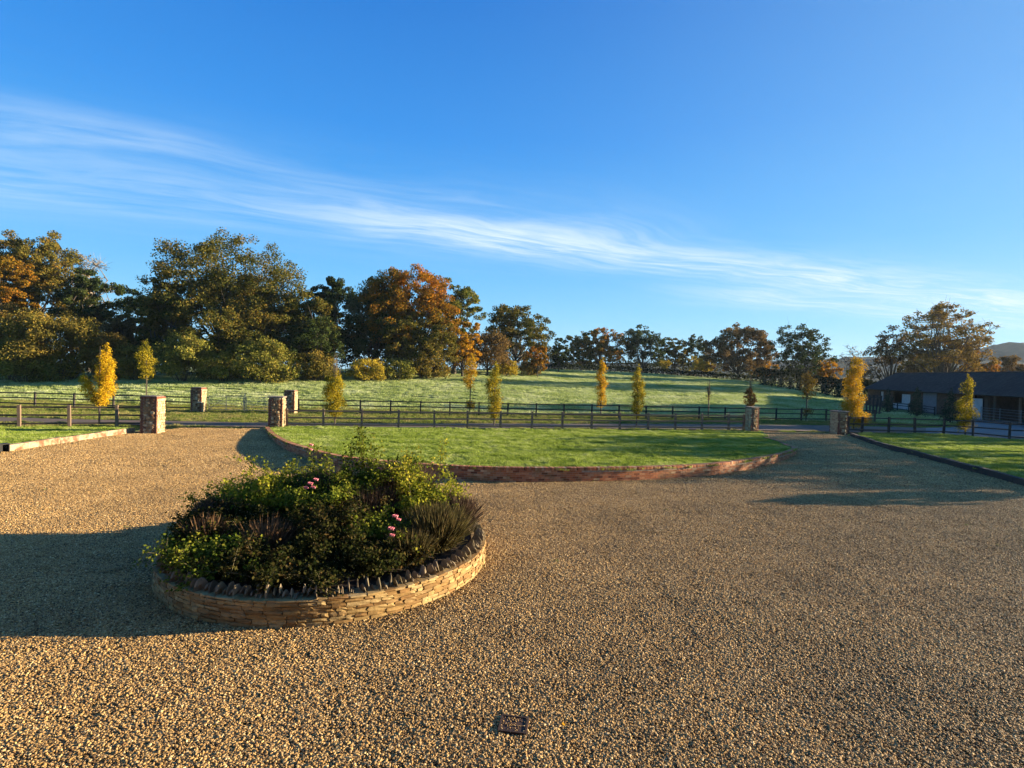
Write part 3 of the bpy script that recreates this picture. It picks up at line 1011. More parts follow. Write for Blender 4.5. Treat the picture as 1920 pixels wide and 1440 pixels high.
FENCE_C0, FENCE_C1 = np.array(G(538, 803)), np.array(G(1394, 808))
cpx = [538, 606, 678, 747, 814, 876, 938, 997, 1054, 1109, 1162, 1215, 1266, 1316, 1366, 1394]
cpts = []
for q in cpx:
    r_ = ray(q, 804); d = FENCE_C1 - FENCE_C0
    s_ = np.linalg.solve(np.array([[r_.x, -d[0]], [r_.y, -d[1]]]), FENCE_C0)
    cpts.append(tuple(FENCE_C0 + d * s_[1]))
fence('weathered brown post and rail fence along the back of the oval lawn', cpts, 1.22, (.22, .66, 1.08), MAT_WOOD_BROWN, MAT_WOOD_BROWN, .13, seed=3, zf=lambda x, y: .03)
lp = [G(-330, 812), G(-230, 808), G(-140, 806), G(-52, 804.5), G(36, 804), G(130, 803.5), G(219, 802.5), G(270, 803)]
fence('weathered brown post and rail fence crossed by the bright yellow tree', lp, 1.30, (.24, .72, 1.16), MAT_WOOD_BROWN, MAT_WOOD_DARK, .14, seed=7, zf=lambda x, y: .04, side=1)
rp = [G(1590, 811.5)] + FENCE_R + [(38.8, 37.0), (42.4, 36.2), (46, 35.4)]
fence('dark post and rail fence along the shaded lawn in front of the stable', rp, 1.22, (.2, .66, 1.1), MAT_WOOD_DARK, MAT_WOOD_DARK, .13, seed=9, zf=lambda x, y: .04)
# far side of the lane
fl = along(at(-300, 760, Y=44.5).xy, at(360, 760, Y=44.2).xy, 9)
fence('black post and rail fence in the meadow ending at the hinge plate pier', fl, 1.22, (.25, .7, 1.12), MAT_WOOD_BLACK, MAT_WOOD_BLACK, .12, seed=11)
f2 = along(at(560, 770, Y=44.8).xy, at(1640, 790, Y=51.0).xy, 21)
fence('long black post and rail fence on the far verge of the lane', f2, 1.22, (.25, .7, 1.12), MAT_WOOD_BLACK, MAT_WOOD_BLACK, .12, seed=13)
f3 = [at(1640, 790, Y=51.0).xy, at(1666, 770, Y=62).xy]
# paddock fence in front of the stable
ST_A, ST_B = np.array((57.4, 86.0)), np.array((49.6, 46.0))      # front line of the stable
sd = (ST_B - ST_A) / np.linalg.norm(ST_B - ST_A)
snrm = np.array((sd[1], -sd[0])); snrm = snrm if snrm[0] < 0 else -snrm
fs = along(ST_A + snrm * 2.0 - sd * 1, ST_A + snrm * 1.8 + sd * 22, 8)
fence('low dark fence between the conifers and the stable doors', fs, 1.1, (.3, .75, 1.02), MAT_WOOD_BLACK, MAT_WOOD_BLACK, .11, seed=17)


def field_gate(label, a, b, h=1.35):
    a, b = np.array(a), np.array(b)
    L = np.linalg.norm(b - a); ang = math.atan2(b[1] - a[1], b[0] - a[0])
    t = thing('field_gate', label, 'gate', (a[0], a[1], tz(*a)), ang, 'metal field gates')
    for z in (.18, .42, .66, .92, 1.26):
        MB().tube([(0, 0, z), (L, 0, z)], .021, 6).obj('bar', MAT_METAL, t)
    for u in (0.03, L * .5, L - .03):
        MB().tube([(u, 0, .12), (u, 0, 1.3)], .024, 6).obj('upright', MAT_METAL, t)
    MB().tube([(.05, 0, .2), (L * .5, 0, 1.25)], .018, 6).obj('brace', MAT_METAL, t)
    return t


g0, gm, g1 = at(391, 770, Y=44.0).xy, at(459, 771, Y=44.1).xy, at(532, 772, Y=44.3).xy
field_gate('galvanised field gate leaf hung on the hinge plate pier', g0, gm - Vector((.1, 0)))
field_gate('galvanised field gate leaf latched next to the half hidden pier', gm + Vector((.1, 0)), g1)
t = thing('gate_post', 'slim metal slam post with a latch hoop between the two field gates', 'gate post', (gm[0], gm[1], 0))
MB().tube([(0, 0, -.2), (0, 0, 1.5)], .045, 8).obj('shaft', MAT_METAL, t)
a_ = np.linspace(0, 2 * np.pi, 13)
MB().tube(np.column_stack([-.16 + .12 * np.cos(a_), 0 * a_, .72 + .2 * np.sin(a_)]), .015, 5).obj('latch_hoop', MAT_METAL, t)


# ------------------------------------------------------------------ sleeper kerbs
def kerb(label, pts, L, wd, h, mat, zf=lambda s: 0.0, seed=1):
    Pk, ln = polyline(pts, .1)
    o = (*Pk[len(Pk) // 2], 0)
    t = thing('sleeper_kerb', label, 'kerb', o)
    rg = np.random.default_rng(seed)
    ms = [mesh('sleeper', ubox(.02, q), BOXF, mat) for q in range(3)]
    s = 0
    while s < ln - .4:
        l_ = min(L * (.9 + .2 * rg.random()), ln - s)
        i0, i1 = int(s / .1), min(int((s + l_) / .1), len(Pk) - 1)
        p0, p1 = Pk[i0], Pk[i1]
        a = math.atan2(p1[1] - p0[1], p1[0] - p0[0]); c_ = (p0 + p1) / 2
        link('sleeper', ms[int(rg.integers(0, 3))], t, (c_[0] - o[0], c_[1] - o[1], h / 2 - .03 + rg.normal() * .012), (rg.normal() * .03, rg.normal() * .006, a + rg.normal() * .012), (np.linalg.norm(p1 - p0) - .02, wd, h))
        s += l_
    return t


kerb('pale worn timber sleeper kerb along the sunlit grass', [(-20.85, 3), (-20.85, 21.0)], 2.4, .2, .33, MAT_WOOD_PALE, seed=4) if False else None
kerb('pale worn sleeper kerb running from the black drain box to the gate pier', [(-20.88, 22.05), (-20.75, 29.6)], 2.3, .20, .30, MAT_WOOD_PALE, seed=4)
kerb('short end of pale sleeper kerb cut off by the edge of the photo', [(-20.9, 12), (-20.9, 21.35)], 2.3, .20, .30, MAT_WOOD_PALE, seed=6)
kerb('long dark sleeper kerb edging the shaded lawn', [tuple(q + np.array((.1, 0))) for q in EDGE_R], 2.4, .2, .30, MAT_WOOD_BLACK, seed=5)
t = thing('drain_box', 'small black open drain box set between the pale kerb sleepers', 'drain', (-20.78, 21.68, 0))
b = MB()
b.box(-.12, .10, -.30, .30, -.02, .02).box(-.12, .10, -.30, -.26, .02, .34).box(-.12, .10, .26, .30, .02, .34).box(-.12, .10, -.30, .30, .34, .38)
b.obj('frame', MAT_HOLE, t)
MB().box(-.14, -.12, -.30, .30, -.02, .38).obj('back_plate', MAT_HOLE, t)

# drain cover sunk in the gravel
x, y = COVER
t = thing('drain_cover', 'rusty dark drain cover sunk in the open gravel', 'drain cover', (x, y, -.002), R(-8))
b = MB()
for u0_, u1_, v0_, v1_ in ((-.19, .19, -.17, -.145), (-.19, .19, .145, .17), (-.19, -.165, -.145, .145), (.165, .19, -.145, .145)):
    b.box(u0_, u1_, v0_, v1_, -.02, .046)
b.obj('rim', MAT_IRON, t)
t.scale = (.80, .80, 1)
MB().box(-.165, .165, -.145, .145, -.02, .038).obj('plate', MAT_IRON, t)
V0, F0 = ico()
b = MB()
for q in range(75):
    b.add(V0 * np.array((1.2, 1, .6)) * (.005 + .006 * rg.random()) + np.array(((rg.random() - .5) * .32, (rg.random() - .5) * .27, .041)), F0)
b.obj('loose_pebble', MAT_STONE, t, kind='stuff')

# ------------------------------------------------------------------ stable
ang = math.atan2(sd[1], sd[0])                                      # local +x runs along the front towards the camera, +y to the back
MAT_STWALL = m_plain('stable_brick', (0.085, 0.052, 0.034), 0.9, 0.35, 3)
MAT_ROOF = m_pieces('dark_roof_sheet', [(0.022, 0.019, 0.017), (0.032, 0.028, 0.025), (0.026, 0.023, 0.021)], 3, 0.3, 0.9, (0.06, 0.058, 0.05), 0.2)
MAT_WHITE = m_plain('white_paint', (0.44, 0.44, 0.43), 0.6, 0.15, 3)
MAT_GREY = m_plain('grey_blue_paint', (0.13, 0.15, 0.17), 0.6, 0.12, 3)
MAT_DARKIN = m_plain('dark_interior', (0.02, 0.018, 0.016), 0.9)
LS = float(np.linalg.norm(ST_B - ST_A))
st = thing('stable_block', 'long low stable block with dark roof, white doors and an open bay', 'stable', (ST_A[0], ST_A[1], 0), ang)
Dp, EV, RG_ = 8.0, 3.15, 5.35
# wall with openings: piers of brickwork between openings, head beam above
ops = [(4.2, 5.2, 1.15, 2.5, 'window'), (8.0, 12.7, 0, 2.6, 'hatch'), (16.0, 19.0, 0, 2.75, 'grey'), (26.0, 27.8, 0, 2.75, 'white'), (28.4, LS - .3, 0, 2.75, 'bay')]
wl = MB(); xx = 0.0
for a0, a1, z0, z1, kd in ops:
    wl.box(xx, a0, 0, .22, 0, 2.9)
    if z0 > 0: wl.box(a0, a1, 0, .22, 0, z0)
    wl.box(a0, a1, 0, .22, z1, 2.9)
    xx = a1
wl.box(xx, LS, 0, .22, 0, 2.9)
wl.box(0, .22, .22, Dp, 0, EV); wl.box(LS - .22, LS, .22, Dp, 0, EV); wl.box(.22, LS - .22, Dp - .22, Dp, 0, EV)
wl.box(.22, 28.1, 3.2, 3.4, 0, 2.9)
for xe in (0.11, LS - .11):
    wl.add(np.array([(xe - .1, 0, EV), (xe - .1, Dp, EV), (xe - .1, Dp / 2, RG_ - .12), (xe + .1, 0, EV), (xe + .1, Dp, EV), (xe + .1, Dp / 2, RG_ - .12)]), np.array([(0, 1, 2), (5, 4, 3)]))
wl.obj('wall', MAT_STWALL, st)
rf = MB()
ov = .55
zf_ = EV - .55 * (RG_ - EV) / (Dp / 2)
rf.add(np.array([(-.4, -ov, zf_), (LS + .4, -ov, zf_), (LS + .4, Dp / 2, RG_), (-.4, Dp / 2, RG_), (-.4, -ov, zf_ - .12), (LS + .4, -ov, zf_ - .12), (LS + .4, Dp / 2, RG_ - .12), (-.4, Dp / 2, RG_ - .12)]), BOXF[:, ::-1] if False else BOXF)
rf.add(np.array([(-.4, Dp / 2, RG_), (LS + .4, Dp / 2, RG_), (LS + .4, Dp + ov, zf_), (-.4, Dp + ov, zf_), (-.4, Dp / 2, RG_ - .12), (LS + .4, Dp / 2, RG_ - .12), (LS + .4, Dp + ov, zf_ - .12), (-.4, Dp + ov, zf_ - .12)]), BOXF)
roof = rf.obj('roof', MAT_ROOF, st)
nshe = 36
sl_ = math.hypot(Dp / 2 + ov, RG_ - zf_); pa = math.atan2(RG_ - zf_, Dp / 2 + ov)
wsh = (LS + .8) / nshe
b = MB()
nr = 7
for q in range(nr * 2 + 1):                                        # corrugated sheet
    pass
cu2 = np.linspace(0, wsh - .012, 15); cz = .02 + .018 * (np.arange(15) % 2)
V = np.concatenate([np.column_stack([cu2, np.zeros(15), cz]), np.column_stack([cu2, np.full(15, sl_ / 2 - .01), cz])])
i = np.arange(14)
shm = mesh('roof_sheet', V, np.stack([i, i + 1, i + 16, i + 15], 1), MAT_ROOF)
for q in range(nshe):
    for r_ in range(2):
        s0 = r_ * sl_ / 2
        link('roof_sheet', shm, roof, (-.4 + q * wsh, -ov + math.cos(pa) * s0, zf_ + math.sin(pa) * s0 + .012 * (1 + r_)), (pa + rg.normal() * .0015, 0, 0))
MB().tube([(-.4, Dp / 2, RG_ + .04), (LS + .4, Dp / 2, RG_ + .04)], .11, 8).obj('ridge_cap', MAT_ROOF, roof)
MB().tube([(-.4, -ov - .06, zf_ - .06), (LS + .4, -ov - .06, zf_ - .06)], .065, 8).obj('gutter', MAT_HOLE, st)
for a0, a1, z0, z1, kd in ops:
    if kd == 'window':
        w_ = MB().box(a0, a1, .10, .14, z0, z1).obj('window', MAT_WHITE, st)
        b = MB(); b.box(a0 - .06, a0, -.03, .1, z0, z1).box(a1, a1 + .06, -.03, .1, z0, z1).box(a0, a1, -.03, .1, z1, z1 + .06).box(a0, a1, -.03, .1, z0 - .06, z0)
        b.obj('window_frame', MAT_WOOD_DARK, w_)
    elif kd == 'hatch':
        for q in range(2):
            MB().box(a0 + q * 2.36, a0 + q * 2.36 + 2.3, .06, .12, .05, 1.0).obj('stable_door', MAT_WHITE, st)
        MB().box(a0 + 2.36, a1 - .04, .07, .13, 1.04, 2.3).obj('top_door', MAT_WHITE, st)
    elif kd == 'grey':
        d_ = MB().box(a0, a1, -.10, -.04, .05, z1).obj('sliding_door', MAT_GREY, st)
        MB().box(a0 - .3, a1 + 2, -.13, -.02, z1 + .003, z1 + .1).obj('door_rail', MAT_WOOD_BLACK, d_)
    elif kd == 'white':
        d_ = MB().box(a0, a1 - .2, -.10, -.04, .05, 2.35).obj('stable_door', MAT_WHITE, st)
for u in np.linspace(29.4, LS - .3, 4):
    MB().box(u - .08, u + .08, -.08, .08, 0, 2.75).obj('bay_post', MAT_WOOD_BROWN, st)
# steel railing across the open bay
p0 = ST_A + sd * 28.3 + snrm * .6; p1 = ST_A + sd * (LS - .2) + snrm * .9
Lr = float(np.linalg.norm(p1 - p0))
t = thing('pen_railing', 'thin steel pen railing across the open bay of the stable', 'railing', (p0[0], p0[1], 0), math.atan2(*(p1 - p0)[::-1]))
for z in (.25, .55, .85, 1.15, 1.4):
    MB().tube([(0, 0, z), (Lr, 0, z)], .022, 6).obj('bar', MAT_METAL, t)
for u in np.linspace(0, Lr, 5):
    MB().tube([(u, 0, 0), (u, 0, 1.5)], .035, 6).obj('upright', MAT_METAL, t)

# slatted hurdle leaning near the orange tree
p = at(1637, 778, Y=62)
t = thing('slatted_hurdle', 'dark slatted timber hurdle stood on end beside the big orange tree', 'hurdle', (p.x, p.y, tz(p.x, p.y)), R(-8))
rm = mesh('slat', ubox(.01, 3), BOXF, MAT_WOOD_BLACK)
for q in range(5):
    link('slat', rm, t, (-.75 + q * .37, 0, 1.15), (R(-6), R(2) * q, 0), (.19, .05, 2.3))
for z in (.3, 1.2, 2.05):
    link('crosspiece', rm, t, (0, .06 + (z - 1.15) * .1, z), (R(-6), 0, 0), (1.8, .05, .1))


# ------------------------------------------------------------------ trees and shrubs
def leaves(rg, C, out, s, up=.3, wild=.8, asp=.8):
    n = len(C)
    nn = out * .55 + rg.normal(size=(n, 3)) * wild + np.array((0, 0, up))
    nn /= np.linalg.norm(nn, axis=1)[:, None] + 1e-9
    r_ = rg.normal(size=(n, 3))
    a = np.cross(nn, r_); a /= np.linalg.norm(a, axis=1)[:, None] + 1e-9
    b = np.cross(nn, a)
    sz = (s * (.6 + .8 * rg.random(n)))[:, None]
    a = a * sz * .5; b = b * sz * .5 * asp
    V = np.stack([C - a, C + b - a * .1, C + a, C - b - a * .1], 1).reshape(-1, 3)
    return V, np.arange(n * 4).reshape(-1, 4)


def clumps(rg, lobes, sub, zmin=-.45):
    """sub-clump centres on the shells of the lobes; lobes rows: cx cy cz rx ry rz"""
    out = []
    for L in lobes:
        d = rg.normal(size=(sub * 2, 3)); d /= np.linalg.norm(d, axis=1)[:, None]
        d = d[d[:, 2] > zmin][:sub]
        q = (.55 + .45 * rg.random(len(d)) ** .5)[:, None]
        out.append(np.column_stack([L[:3] + d * L[3:6] * q, d, np.full(len(d), (L[3] * L[4] * L[5]) ** (1 / 3))]))
    return np.concatenate(out)


def crown(rg, cl, N, s, tight=.3, flat=.7, **kw):
    w_ = cl[:, 6] ** 2; w_ = w_ / w_.sum()
    i = rg.choice(len(cl), N, p=w_)
    g = rg.normal(size=(N, 3))
    ln_ = np.linalg.norm(g, axis=1)[:, None]
    g = g / ln_ * np.minimum(ln_, 1.7 + .25 * rg.random((N, 1))) * np.array((1, 1, flat))
    C = cl[i, :3] + g * (tight * cl[i, 6])[:, None]
    return leaves(rg, C, cl[i, 3:6] * .6 + g * .3, s, **kw)


def oak_lobes(rg, rx, ry, z0, z1, n, lob=.36, inner=4, droop=-.3):
    cz, rz_ = (z0 + z1) / 2, (z1 - z0) / 2
    out = []
    k = 0
    while len(out) < n:
        # spread directions evenly, with jitter
        t = (len(out) + .5) / n
        zz = droop + (1 - droop) * t + rg.normal() * .06
        zz = min(max(zz, -1), .99)
        a = 2.39996 * len(out) + rg.normal() * .35
        h = math.sqrt(max(0, 1 - zz * zz)) if zz > 0 else math.sqrt(max(0, 1 - .75 * zz ** 4))
        q = .60 + .16 * rg.random()
        r_ = lob * (.75 + .5 * rg.random())
        out.append((h * math.cos(a) * rx * q, h * math.sin(a) * ry * q, cz + zz * rz_ * q, rx * r_, ry * r_, min(rz_, rx) * r_ * .9))
        k += 1
    for _ in range(inner):
        out.append((rg.normal() * rx * .2, rg.normal() * ry * .2, cz + rg.normal() * rz_ * .25, rx * .4, ry * .4, rz_ * .35))
    return np.array(out)


def limbs(rg, lobes, zt, r_, H, every=1):
    b = MB()
    b.tube([(0, 0, -.4), (r_ * .05, 0, zt * .3), (r_ * .3 * rg.normal(), r_ * .3 * rg.normal(), zt), (r_ * .6 * rg.normal(), r_ * .4 * rg.normal(), zt + (H - zt) * .45)], [r_ * 1.35, r_, r_ * .85, r_ * .35], 8)
    for L in lobes[::every]:
        c_ = np.array(L[:3]); st_ = np.array((0, 0, zt * (.75 + .5 * rg.random())))
        m_ = st_ * .45 + c_ * .55 + rg.normal(size=3) * .06 * H; m_[2] = st_[2] * .35 + c_[2] * .65
        r1 = r_ * (.28 + .2 * rg.random())
        b.tube([st_, m_ * .5 + st_ * .5 + np.array((0, 0, -.02 * H)), m_, c_], [r1, r1 * .8, r1 * .55, r1 * .2], 5)
    return b


def twigs(rg, b, lobes, cl, sub, r_, k=3):
    n = len(cl)
    for i in range(n):
        L = lobes[min(i // max(sub, 1), len(lobes) - 1)][:3]
        e = cl[i, :3] + cl[i, 3:6] * cl[i, 6] * .25
        m_ = (L + e) / 2 + rg.normal(size=3) * .12 * cl[i, 6]
        b.tube([L, m_, e], [r_, r_ * .6, r_ * .25], k)
        for _ in range(2):
            e2 = e + rg.normal(size=3) * cl[i, 6] * .35
            b.tube([m_, (m_ + e2) / 2 + rg.normal(size=3) * .05, e2], [r_ * .5, r_ * .35, r_ * .15], k)
    return b


def tree(name, label, px, top, Y, wpx, mat, base_fr=.16, n=16, lob=.36, dens=1.0, leaf=1.6, group=None, cat='tree', twig=0.0, tight=.19, sub=10, ry=.9,
         seed=None, bark=None, droop=-.5, inner=4, tr=None, xyz=None, flat=.7, base=None):
    rg = np.random.default_rng(seed if seed is not None else int(px * 7 + top))
    if xyz is None:
        p = at(px, (top + 700) / 2, Y=Y)
        zb = tz(p.x, p.y) if base is None else base
        H = at(px, top, Y=Y).z - zb
        W = wpx * Y / FPX
        o = (p.x, p.y, zb)
    else:
        (ox, oy, H, W) = xyz; zb = tz(ox, oy); o = (ox, oy, zb); wpx, Y = W / max(oy, 20) * FPX, max(oy, 20)
    t = thing(name, label, cat, o, 0, group)
    lb = oak_lobes(rg, W / 2, W / 2 * ry, H * base_fr, H, n, lob, inner, droop)
    cl = clumps(rg, lb, sub)
    s = leaf * Y / 533.0
    px_area = (W * H * (1 - base_fr)) / s ** 2
    N = int(min(64000, max(200, px_area * 9.6 * dens)))
    b = limbs(rg, lb, H * (base_fr + .08), (tr or H * .022), H)
    if twig: twigs(rg, b, lb, cl, sub, twig * H * .0022)
    b.obj('trunk', bark or MAT_BARK, t)
    if dens > 0:
        V, F = crown(rg, cl, N, s, tight, flat)
        obj('crown', V, F, mat, t)
    return t


L_OAK = m_leaf('oak_leaf', [(0.026, 0.041, 0.011), (0.066, 0.074, 0.016), (0.138, 0.118, 0.024), (0.216, 0.134, 0.026)], .18)
L_OLIVE = m_leaf('olive_leaf', [(0.045, 0.052, 0.010), (0.095, 0.092, 0.018), (0.170, 0.135, 0.028), (0.21, 0.125, 0.022)], .16)
L_ORANGE = m_leaf('orange_leaf', [(0.070, 0.060, 0.010), (0.160, 0.105, 0.014), (0.30, 0.145, 0.016), (0.36, 0.12, 0.014)], .14)
L_DARK = m_leaf('dark_leaf', [(0.015, 0.03, 0.011), (0.037, 0.056, 0.016), (0.075, 0.088, 0.025)], .2)
L_WILLOW = m_leaf('willow_leaf', [(0.05, 0.06, 0.025), (0.10, 0.11, 0.045), (0.17, 0.165, 0.08)], .25)
L_BROWN = m_leaf('brown_leaf', [(0.045, 0.032, 0.014), (0.105, 0.07, 0.026), (0.17, 0.115, 0.045), (0.20, 0.12, 0.03)], .2)
L_GOLD = m_leaf('gold_leaf', [(0.14, 0.10, 0.012), (0.30, 0.18, 0.016), (0.46, 0.25, 0.02), (0.50, 0.20, 0.018)], .5)
L_YELLOW = m_leaf('yellow_leaf', [(0.18, 0.15, 0.02), (0.34, 0.26, 0.028), (0.50, 0.38, 0.045)], .5)
L_SHRUB = m_leaf('shrub_leaf', [(0.030, 0.050, 0.010), (0.075, 0.095, 0.016), (0.15, 0.15, 0.028), (0.22, 0.19, 0.04)], .35)
L_CONIFER = m_leaf('conifer_leaf', [(0.010, 0.026, 0.016), (0.024, 0.048, 0.028), (0.04, 0.07, 0.04)], .6, .1)
L_HEDGE = m_leaf('hedge_leaf', [(0.012, 0.020, 0.010), (0.026, 0.036, 0.014), (0.05, 0.05, 0.02)], .4)
L_HEDGE2 = m_leaf('thicket_leaf', [(0.02, 0.028, 0.010), (0.05, 0.055, 0.016), (0.10, 0.085, 0.022)], .3)
L_TAN = m_leaf('tan_gold_leaf', [(0.08, 0.06, 0.015), (0.17, 0.115, 0.028), (0.27, 0.18, 0.045), (0.32, 0.19, 0.04)], .25)
L_PALE = m_leaf('pale_leaf', [(0.15, 0.13, 0.09), (0.25, 0.21, 0.15)], .4)

L_RUSTY = m_leaf('rusty_leaf', [(0.075, 0.060, 0.018), (0.16, 0.115, 0.028), (0.26, 0.165, 0.035), (0.30, 0.15, 0.03)], .2)
L_OLIVE_SUN = m_leaf('sunlit_olive_leaf', [(0.06, 0.065, 0.014), (0.13, 0.115, 0.024), (0.22, 0.17, 0.034), (0.29, 0.18, 0.03)], .2)  # olive leaf copy, lightened to put sunlight into the shaded shrubs' colour
L_SHRUB_SUN = m_leaf('sunlit_shrub_leaf', [(0.05, 0.07, 0.013), (0.12, 0.135, 0.024), (0.22, 0.205, 0.038), (0.33, 0.26, 0.05)], .35)  # shrub leaf copy whose brighter colours imitate sun on shaded undergrowth
GW = 'old trees along the meadow edge'
tree('oak_tree', 'tall olive gold tree at the very edge of the photo, above the orange one', 66, 415, 97, 215, L_OLIVE, .15, 22, .30, 1.0, group=GW, droop=-.85, sub=10)
tree('autumn_tree', 'orange brown tree poking in at the edge of the photo under the olive gold crown', 5, 462, 87, 120, L_ORANGE, .3, 12, .34, .9, group=GW, droop=-.85)
tree('dark_tree', 'dark evergreen looking tree with a dipping shoulder beside the olive gold tree', 178, 500, 93, 135, L_DARK, .08, 16, .34, 1.1, group=GW, droop=-.85)
tree('bare_tree', 'pale leafless treetop rising behind the dark shouldered tree', 168, 470, 101, 90, L_PALE, .45, 10, .34, .05, group=GW, droop=-.85, twig=1.1, bark=MAT_BARK_PALE)
tree('oak_tree', 'largest oak with a broad bronze green crown and sky showing through it', 430, 428, 82, 345, L_OAK, .04, 50, .25, 1.25, group=GW, droop=-.75, sub=9, tight=.19, seed=12, inner=14)
tree('oak_tree', 'lower side limb of bronze green foliage bulging from under the largest oak', 575, 540, 79, 130, L_OAK, .08, 12, .36, .9, group=GW, droop=-.85)
tree('dark_tree', 'dark green round topped tree in the gap between the largest oak and the willow', 622, 508, 93, 110, L_DARK, .1, 14, .35, 1.1, group=GW, droop=-.85)
tree('willow_tree', 'soft grey green willow between the dark tree and the orange oak', 706, 522, 89, 130, L_WILLOW, .08, 16, .34, 1.0, group=GW, droop=-.85, tight=.36)
tree('dark_tree', 'dark green lower tree standing in front of the willow', 700, 585, 85, 150, L_DARK, .03, 14, .36, .9, group=GW, droop=-.85)
tree('autumn_oak', 'big orange and gold oak with the most fiery crown', 770, 488, 87, 200, L_ORANGE, .06, 24, .30, 1.0, group=GW, droop=-.85, sub=10)
tree('oak_tree', 'green crown with sky gaps leaning out beyond the fiery orange oak', 853, 508, 93, 105, L_SHRUB, .12, 13, .33, .65, group=GW, droop=-.85)
tree('autumn_tree', 'golden lower tree at the foot of the fiery orange oak', 868, 590, 89, 75, L_GOLD, .05, 10, .38, .8, group=GW, droop=-.85)
tree('oak_tree', 'lone dark green oak standing clear where the meadow edge turns', 968, 570, 104, 140, L_OAK, .12, 20, .31, 1.0, group=GW, droop=-.85)
tree('brown_tree', 'round brown twiggy tree in front of the lone dark green oak', 915, 617, 96, 92, L_BROWN, .04, 13, .36, .8, group=GW, droop=-.85, twig=.6, tight=.38)
tree('autumn_tree', 'small orange brown tree tucked against the lone green oak', 1008, 648, 102, 54, L_ORANGE, .05, 9, .38, .9, group=GW, droop=-.85)
tree('dark_tree', 'small dark tree beside the start of the far hedge', 1048, 630, 122, 38, L_DARK, .02, 8, .4, 1.1, group=GW, droop=-.85)
for lab, px, top, Y, wp, mt in (('dark gap filling tree between the largest oak and the dark shouldered tree', 268, 548, 92, 120, L_DARK),
                                ('dark tree filling the gap behind the foot of the largest oak', 545, 560, 90, 130, L_DARK),
                                ('dark brown tangle of a tree behind the rounded olive shrub', 215, 575, 82, 110, L_BROWN)):
    tree('dark_tree', lab, px, top, Y, wp, mt, .02, 12, .38, 1.1, group=GW, droop=-.85)

for lab, px, top, Y, wp, mt, nm in (('rounded bronze crown bulging out beside the largest oak towards the dark shouldered tree', 318, 476, 79, 120, L_OAK, 'oak_tree'),
                                    ('broad dark green tree filling the space under the largest oak', 425, 560, 75, 230, L_OAK, 'oak_tree'),
                                    ('dark green tree spreading down from the side limb of the largest oak', 590, 585, 75, 120, L_DARK, 'dark_tree'),
                                    ('olive gold tree filling the space under the fiery orange oak', 790, 580, 83, 150, L_OLIVE, 'autumn_tree')):
    tree(nm, lab, px, top, Y, wp, mt, -.05, 18, .34, 1.0, group=GW, droop=-.9, inner=8)

GF = 'trees behind the far hedge'
tree('dark_tree', 'dark round tree at the start of the row behind the far hedge', 1092, 620, 150, 75, L_OAK, 0.03, 14, .36, 1.10, group=GF, droop=-.9)
tree('autumn_tree', 'bronze orange tree second in the row behind the far hedge', 1128, 612, 146, 88, L_ORANGE, 0.04, 16, .34, 0.88, group=GF, droop=-.9)
tree('dark_tree', 'dark domed tree with sky holes in its middle behind the far hedge', 1206, 609, 148, 104, L_DARK, 0.06, 18, .32, 0.83, group=GF, droop=-.9)
tree('dark_tree', 'narrow dark tree with a bare stem next to the domed tree', 1266, 626, 150, 56, L_OAK, 0.09, 12, .36, 0.88, group=GF, droop=-.9)
tree('dark_tree', 'thin ragged dark tree between the bare stem tree and the broad brown oak', 1303, 624, 152, 63, L_DARK, 0.07, 12, .3, 0.56, group=GF, droop=-.9, twig=.8)
tree('autumn_tree', 'low yellow olive tree under the ragged dark tree', 1316, 664, 140, 54, L_YELLOW, 0.03, 11, .36, 0.77, group=GF, droop=-.9)
tree('autumn_tree', 'little yellow shrub like tree under the domed dark tree', 1244, 672, 142, 29, L_YELLOW, 0.03, 9, .38, 0.77, group=GF, droop=-.9)
tree('oak_tree', 'broad brown oak with a flat skirt of foliage on the far hedge line', 1386, 599, 134, 139, L_BROWN, 0.03, 22, .31, 1.10, group=GF, droop=-.9, sub=10)
tree('autumn_tree', 'low gold branchy tree beside the foot of the broad brown oak', 1432, 668, 138, 50, L_GOLD, 0.03, 10, .36, 0.77, group=GF, droop=-.9)
tree('oak_tree', 'spiky half bare dark oak standing between the brown oak and the leafless tree', 1503, 606, 118, 118, L_DARK, 0.08, 16, .30, 0.62, group=GF, droop=-.9, twig=1.0)
tree('autumn_tree', 'round gold tree under the spiky half bare oak', 1547, 668, 124, 59, L_GOLD, 0.02, 11, .38, 0.99, group=GF, droop=-.9)
tree('bare_tree', 'grey leafless tree above the big orange columnar tree', 1600, 642, 112, 70, L_PALE, 0.07, 13, .34, 0.04, group=GF, droop=-.75, twig=1.1)
tree('autumn_tree', 'sparse russet tree rising over the far end of the stable roof', 1672, 608, 104, 104, L_BROWN, 0.08, 16, .30, 0.36, group=GF, droop=-.9, twig=.9)
tree('autumn_tree', 'tallest sparse golden tree spreading above the stable roof', 1772, 548, 100, 188, L_TAN, .10, 30, .20, .42, group=GF, droop=-.9, twig=1.1, sub=9, tight=.20)
tree('autumn_tree', 'bright orange round tree between the golden tree and the distant hill', 1838, 650, 112, 75, L_ORANGE, 0.03, 13, .36, 0.99, group=GF, droop=-.9)
tree('autumn_tree', 'orange and olive low tree just above the stable ridge', 1735, 655, 108, 91, L_OLIVE, 0.03, 13, .36, 0.88, group=GF, droop=-.9)
tree('brown_tree', 'dull brown bushy tree above the stable roof at the edge of the photo', 1897, 668, 118, 86, L_BROWN, 0.02, 13, .36, 0.99, group=GF, droop=-.9)

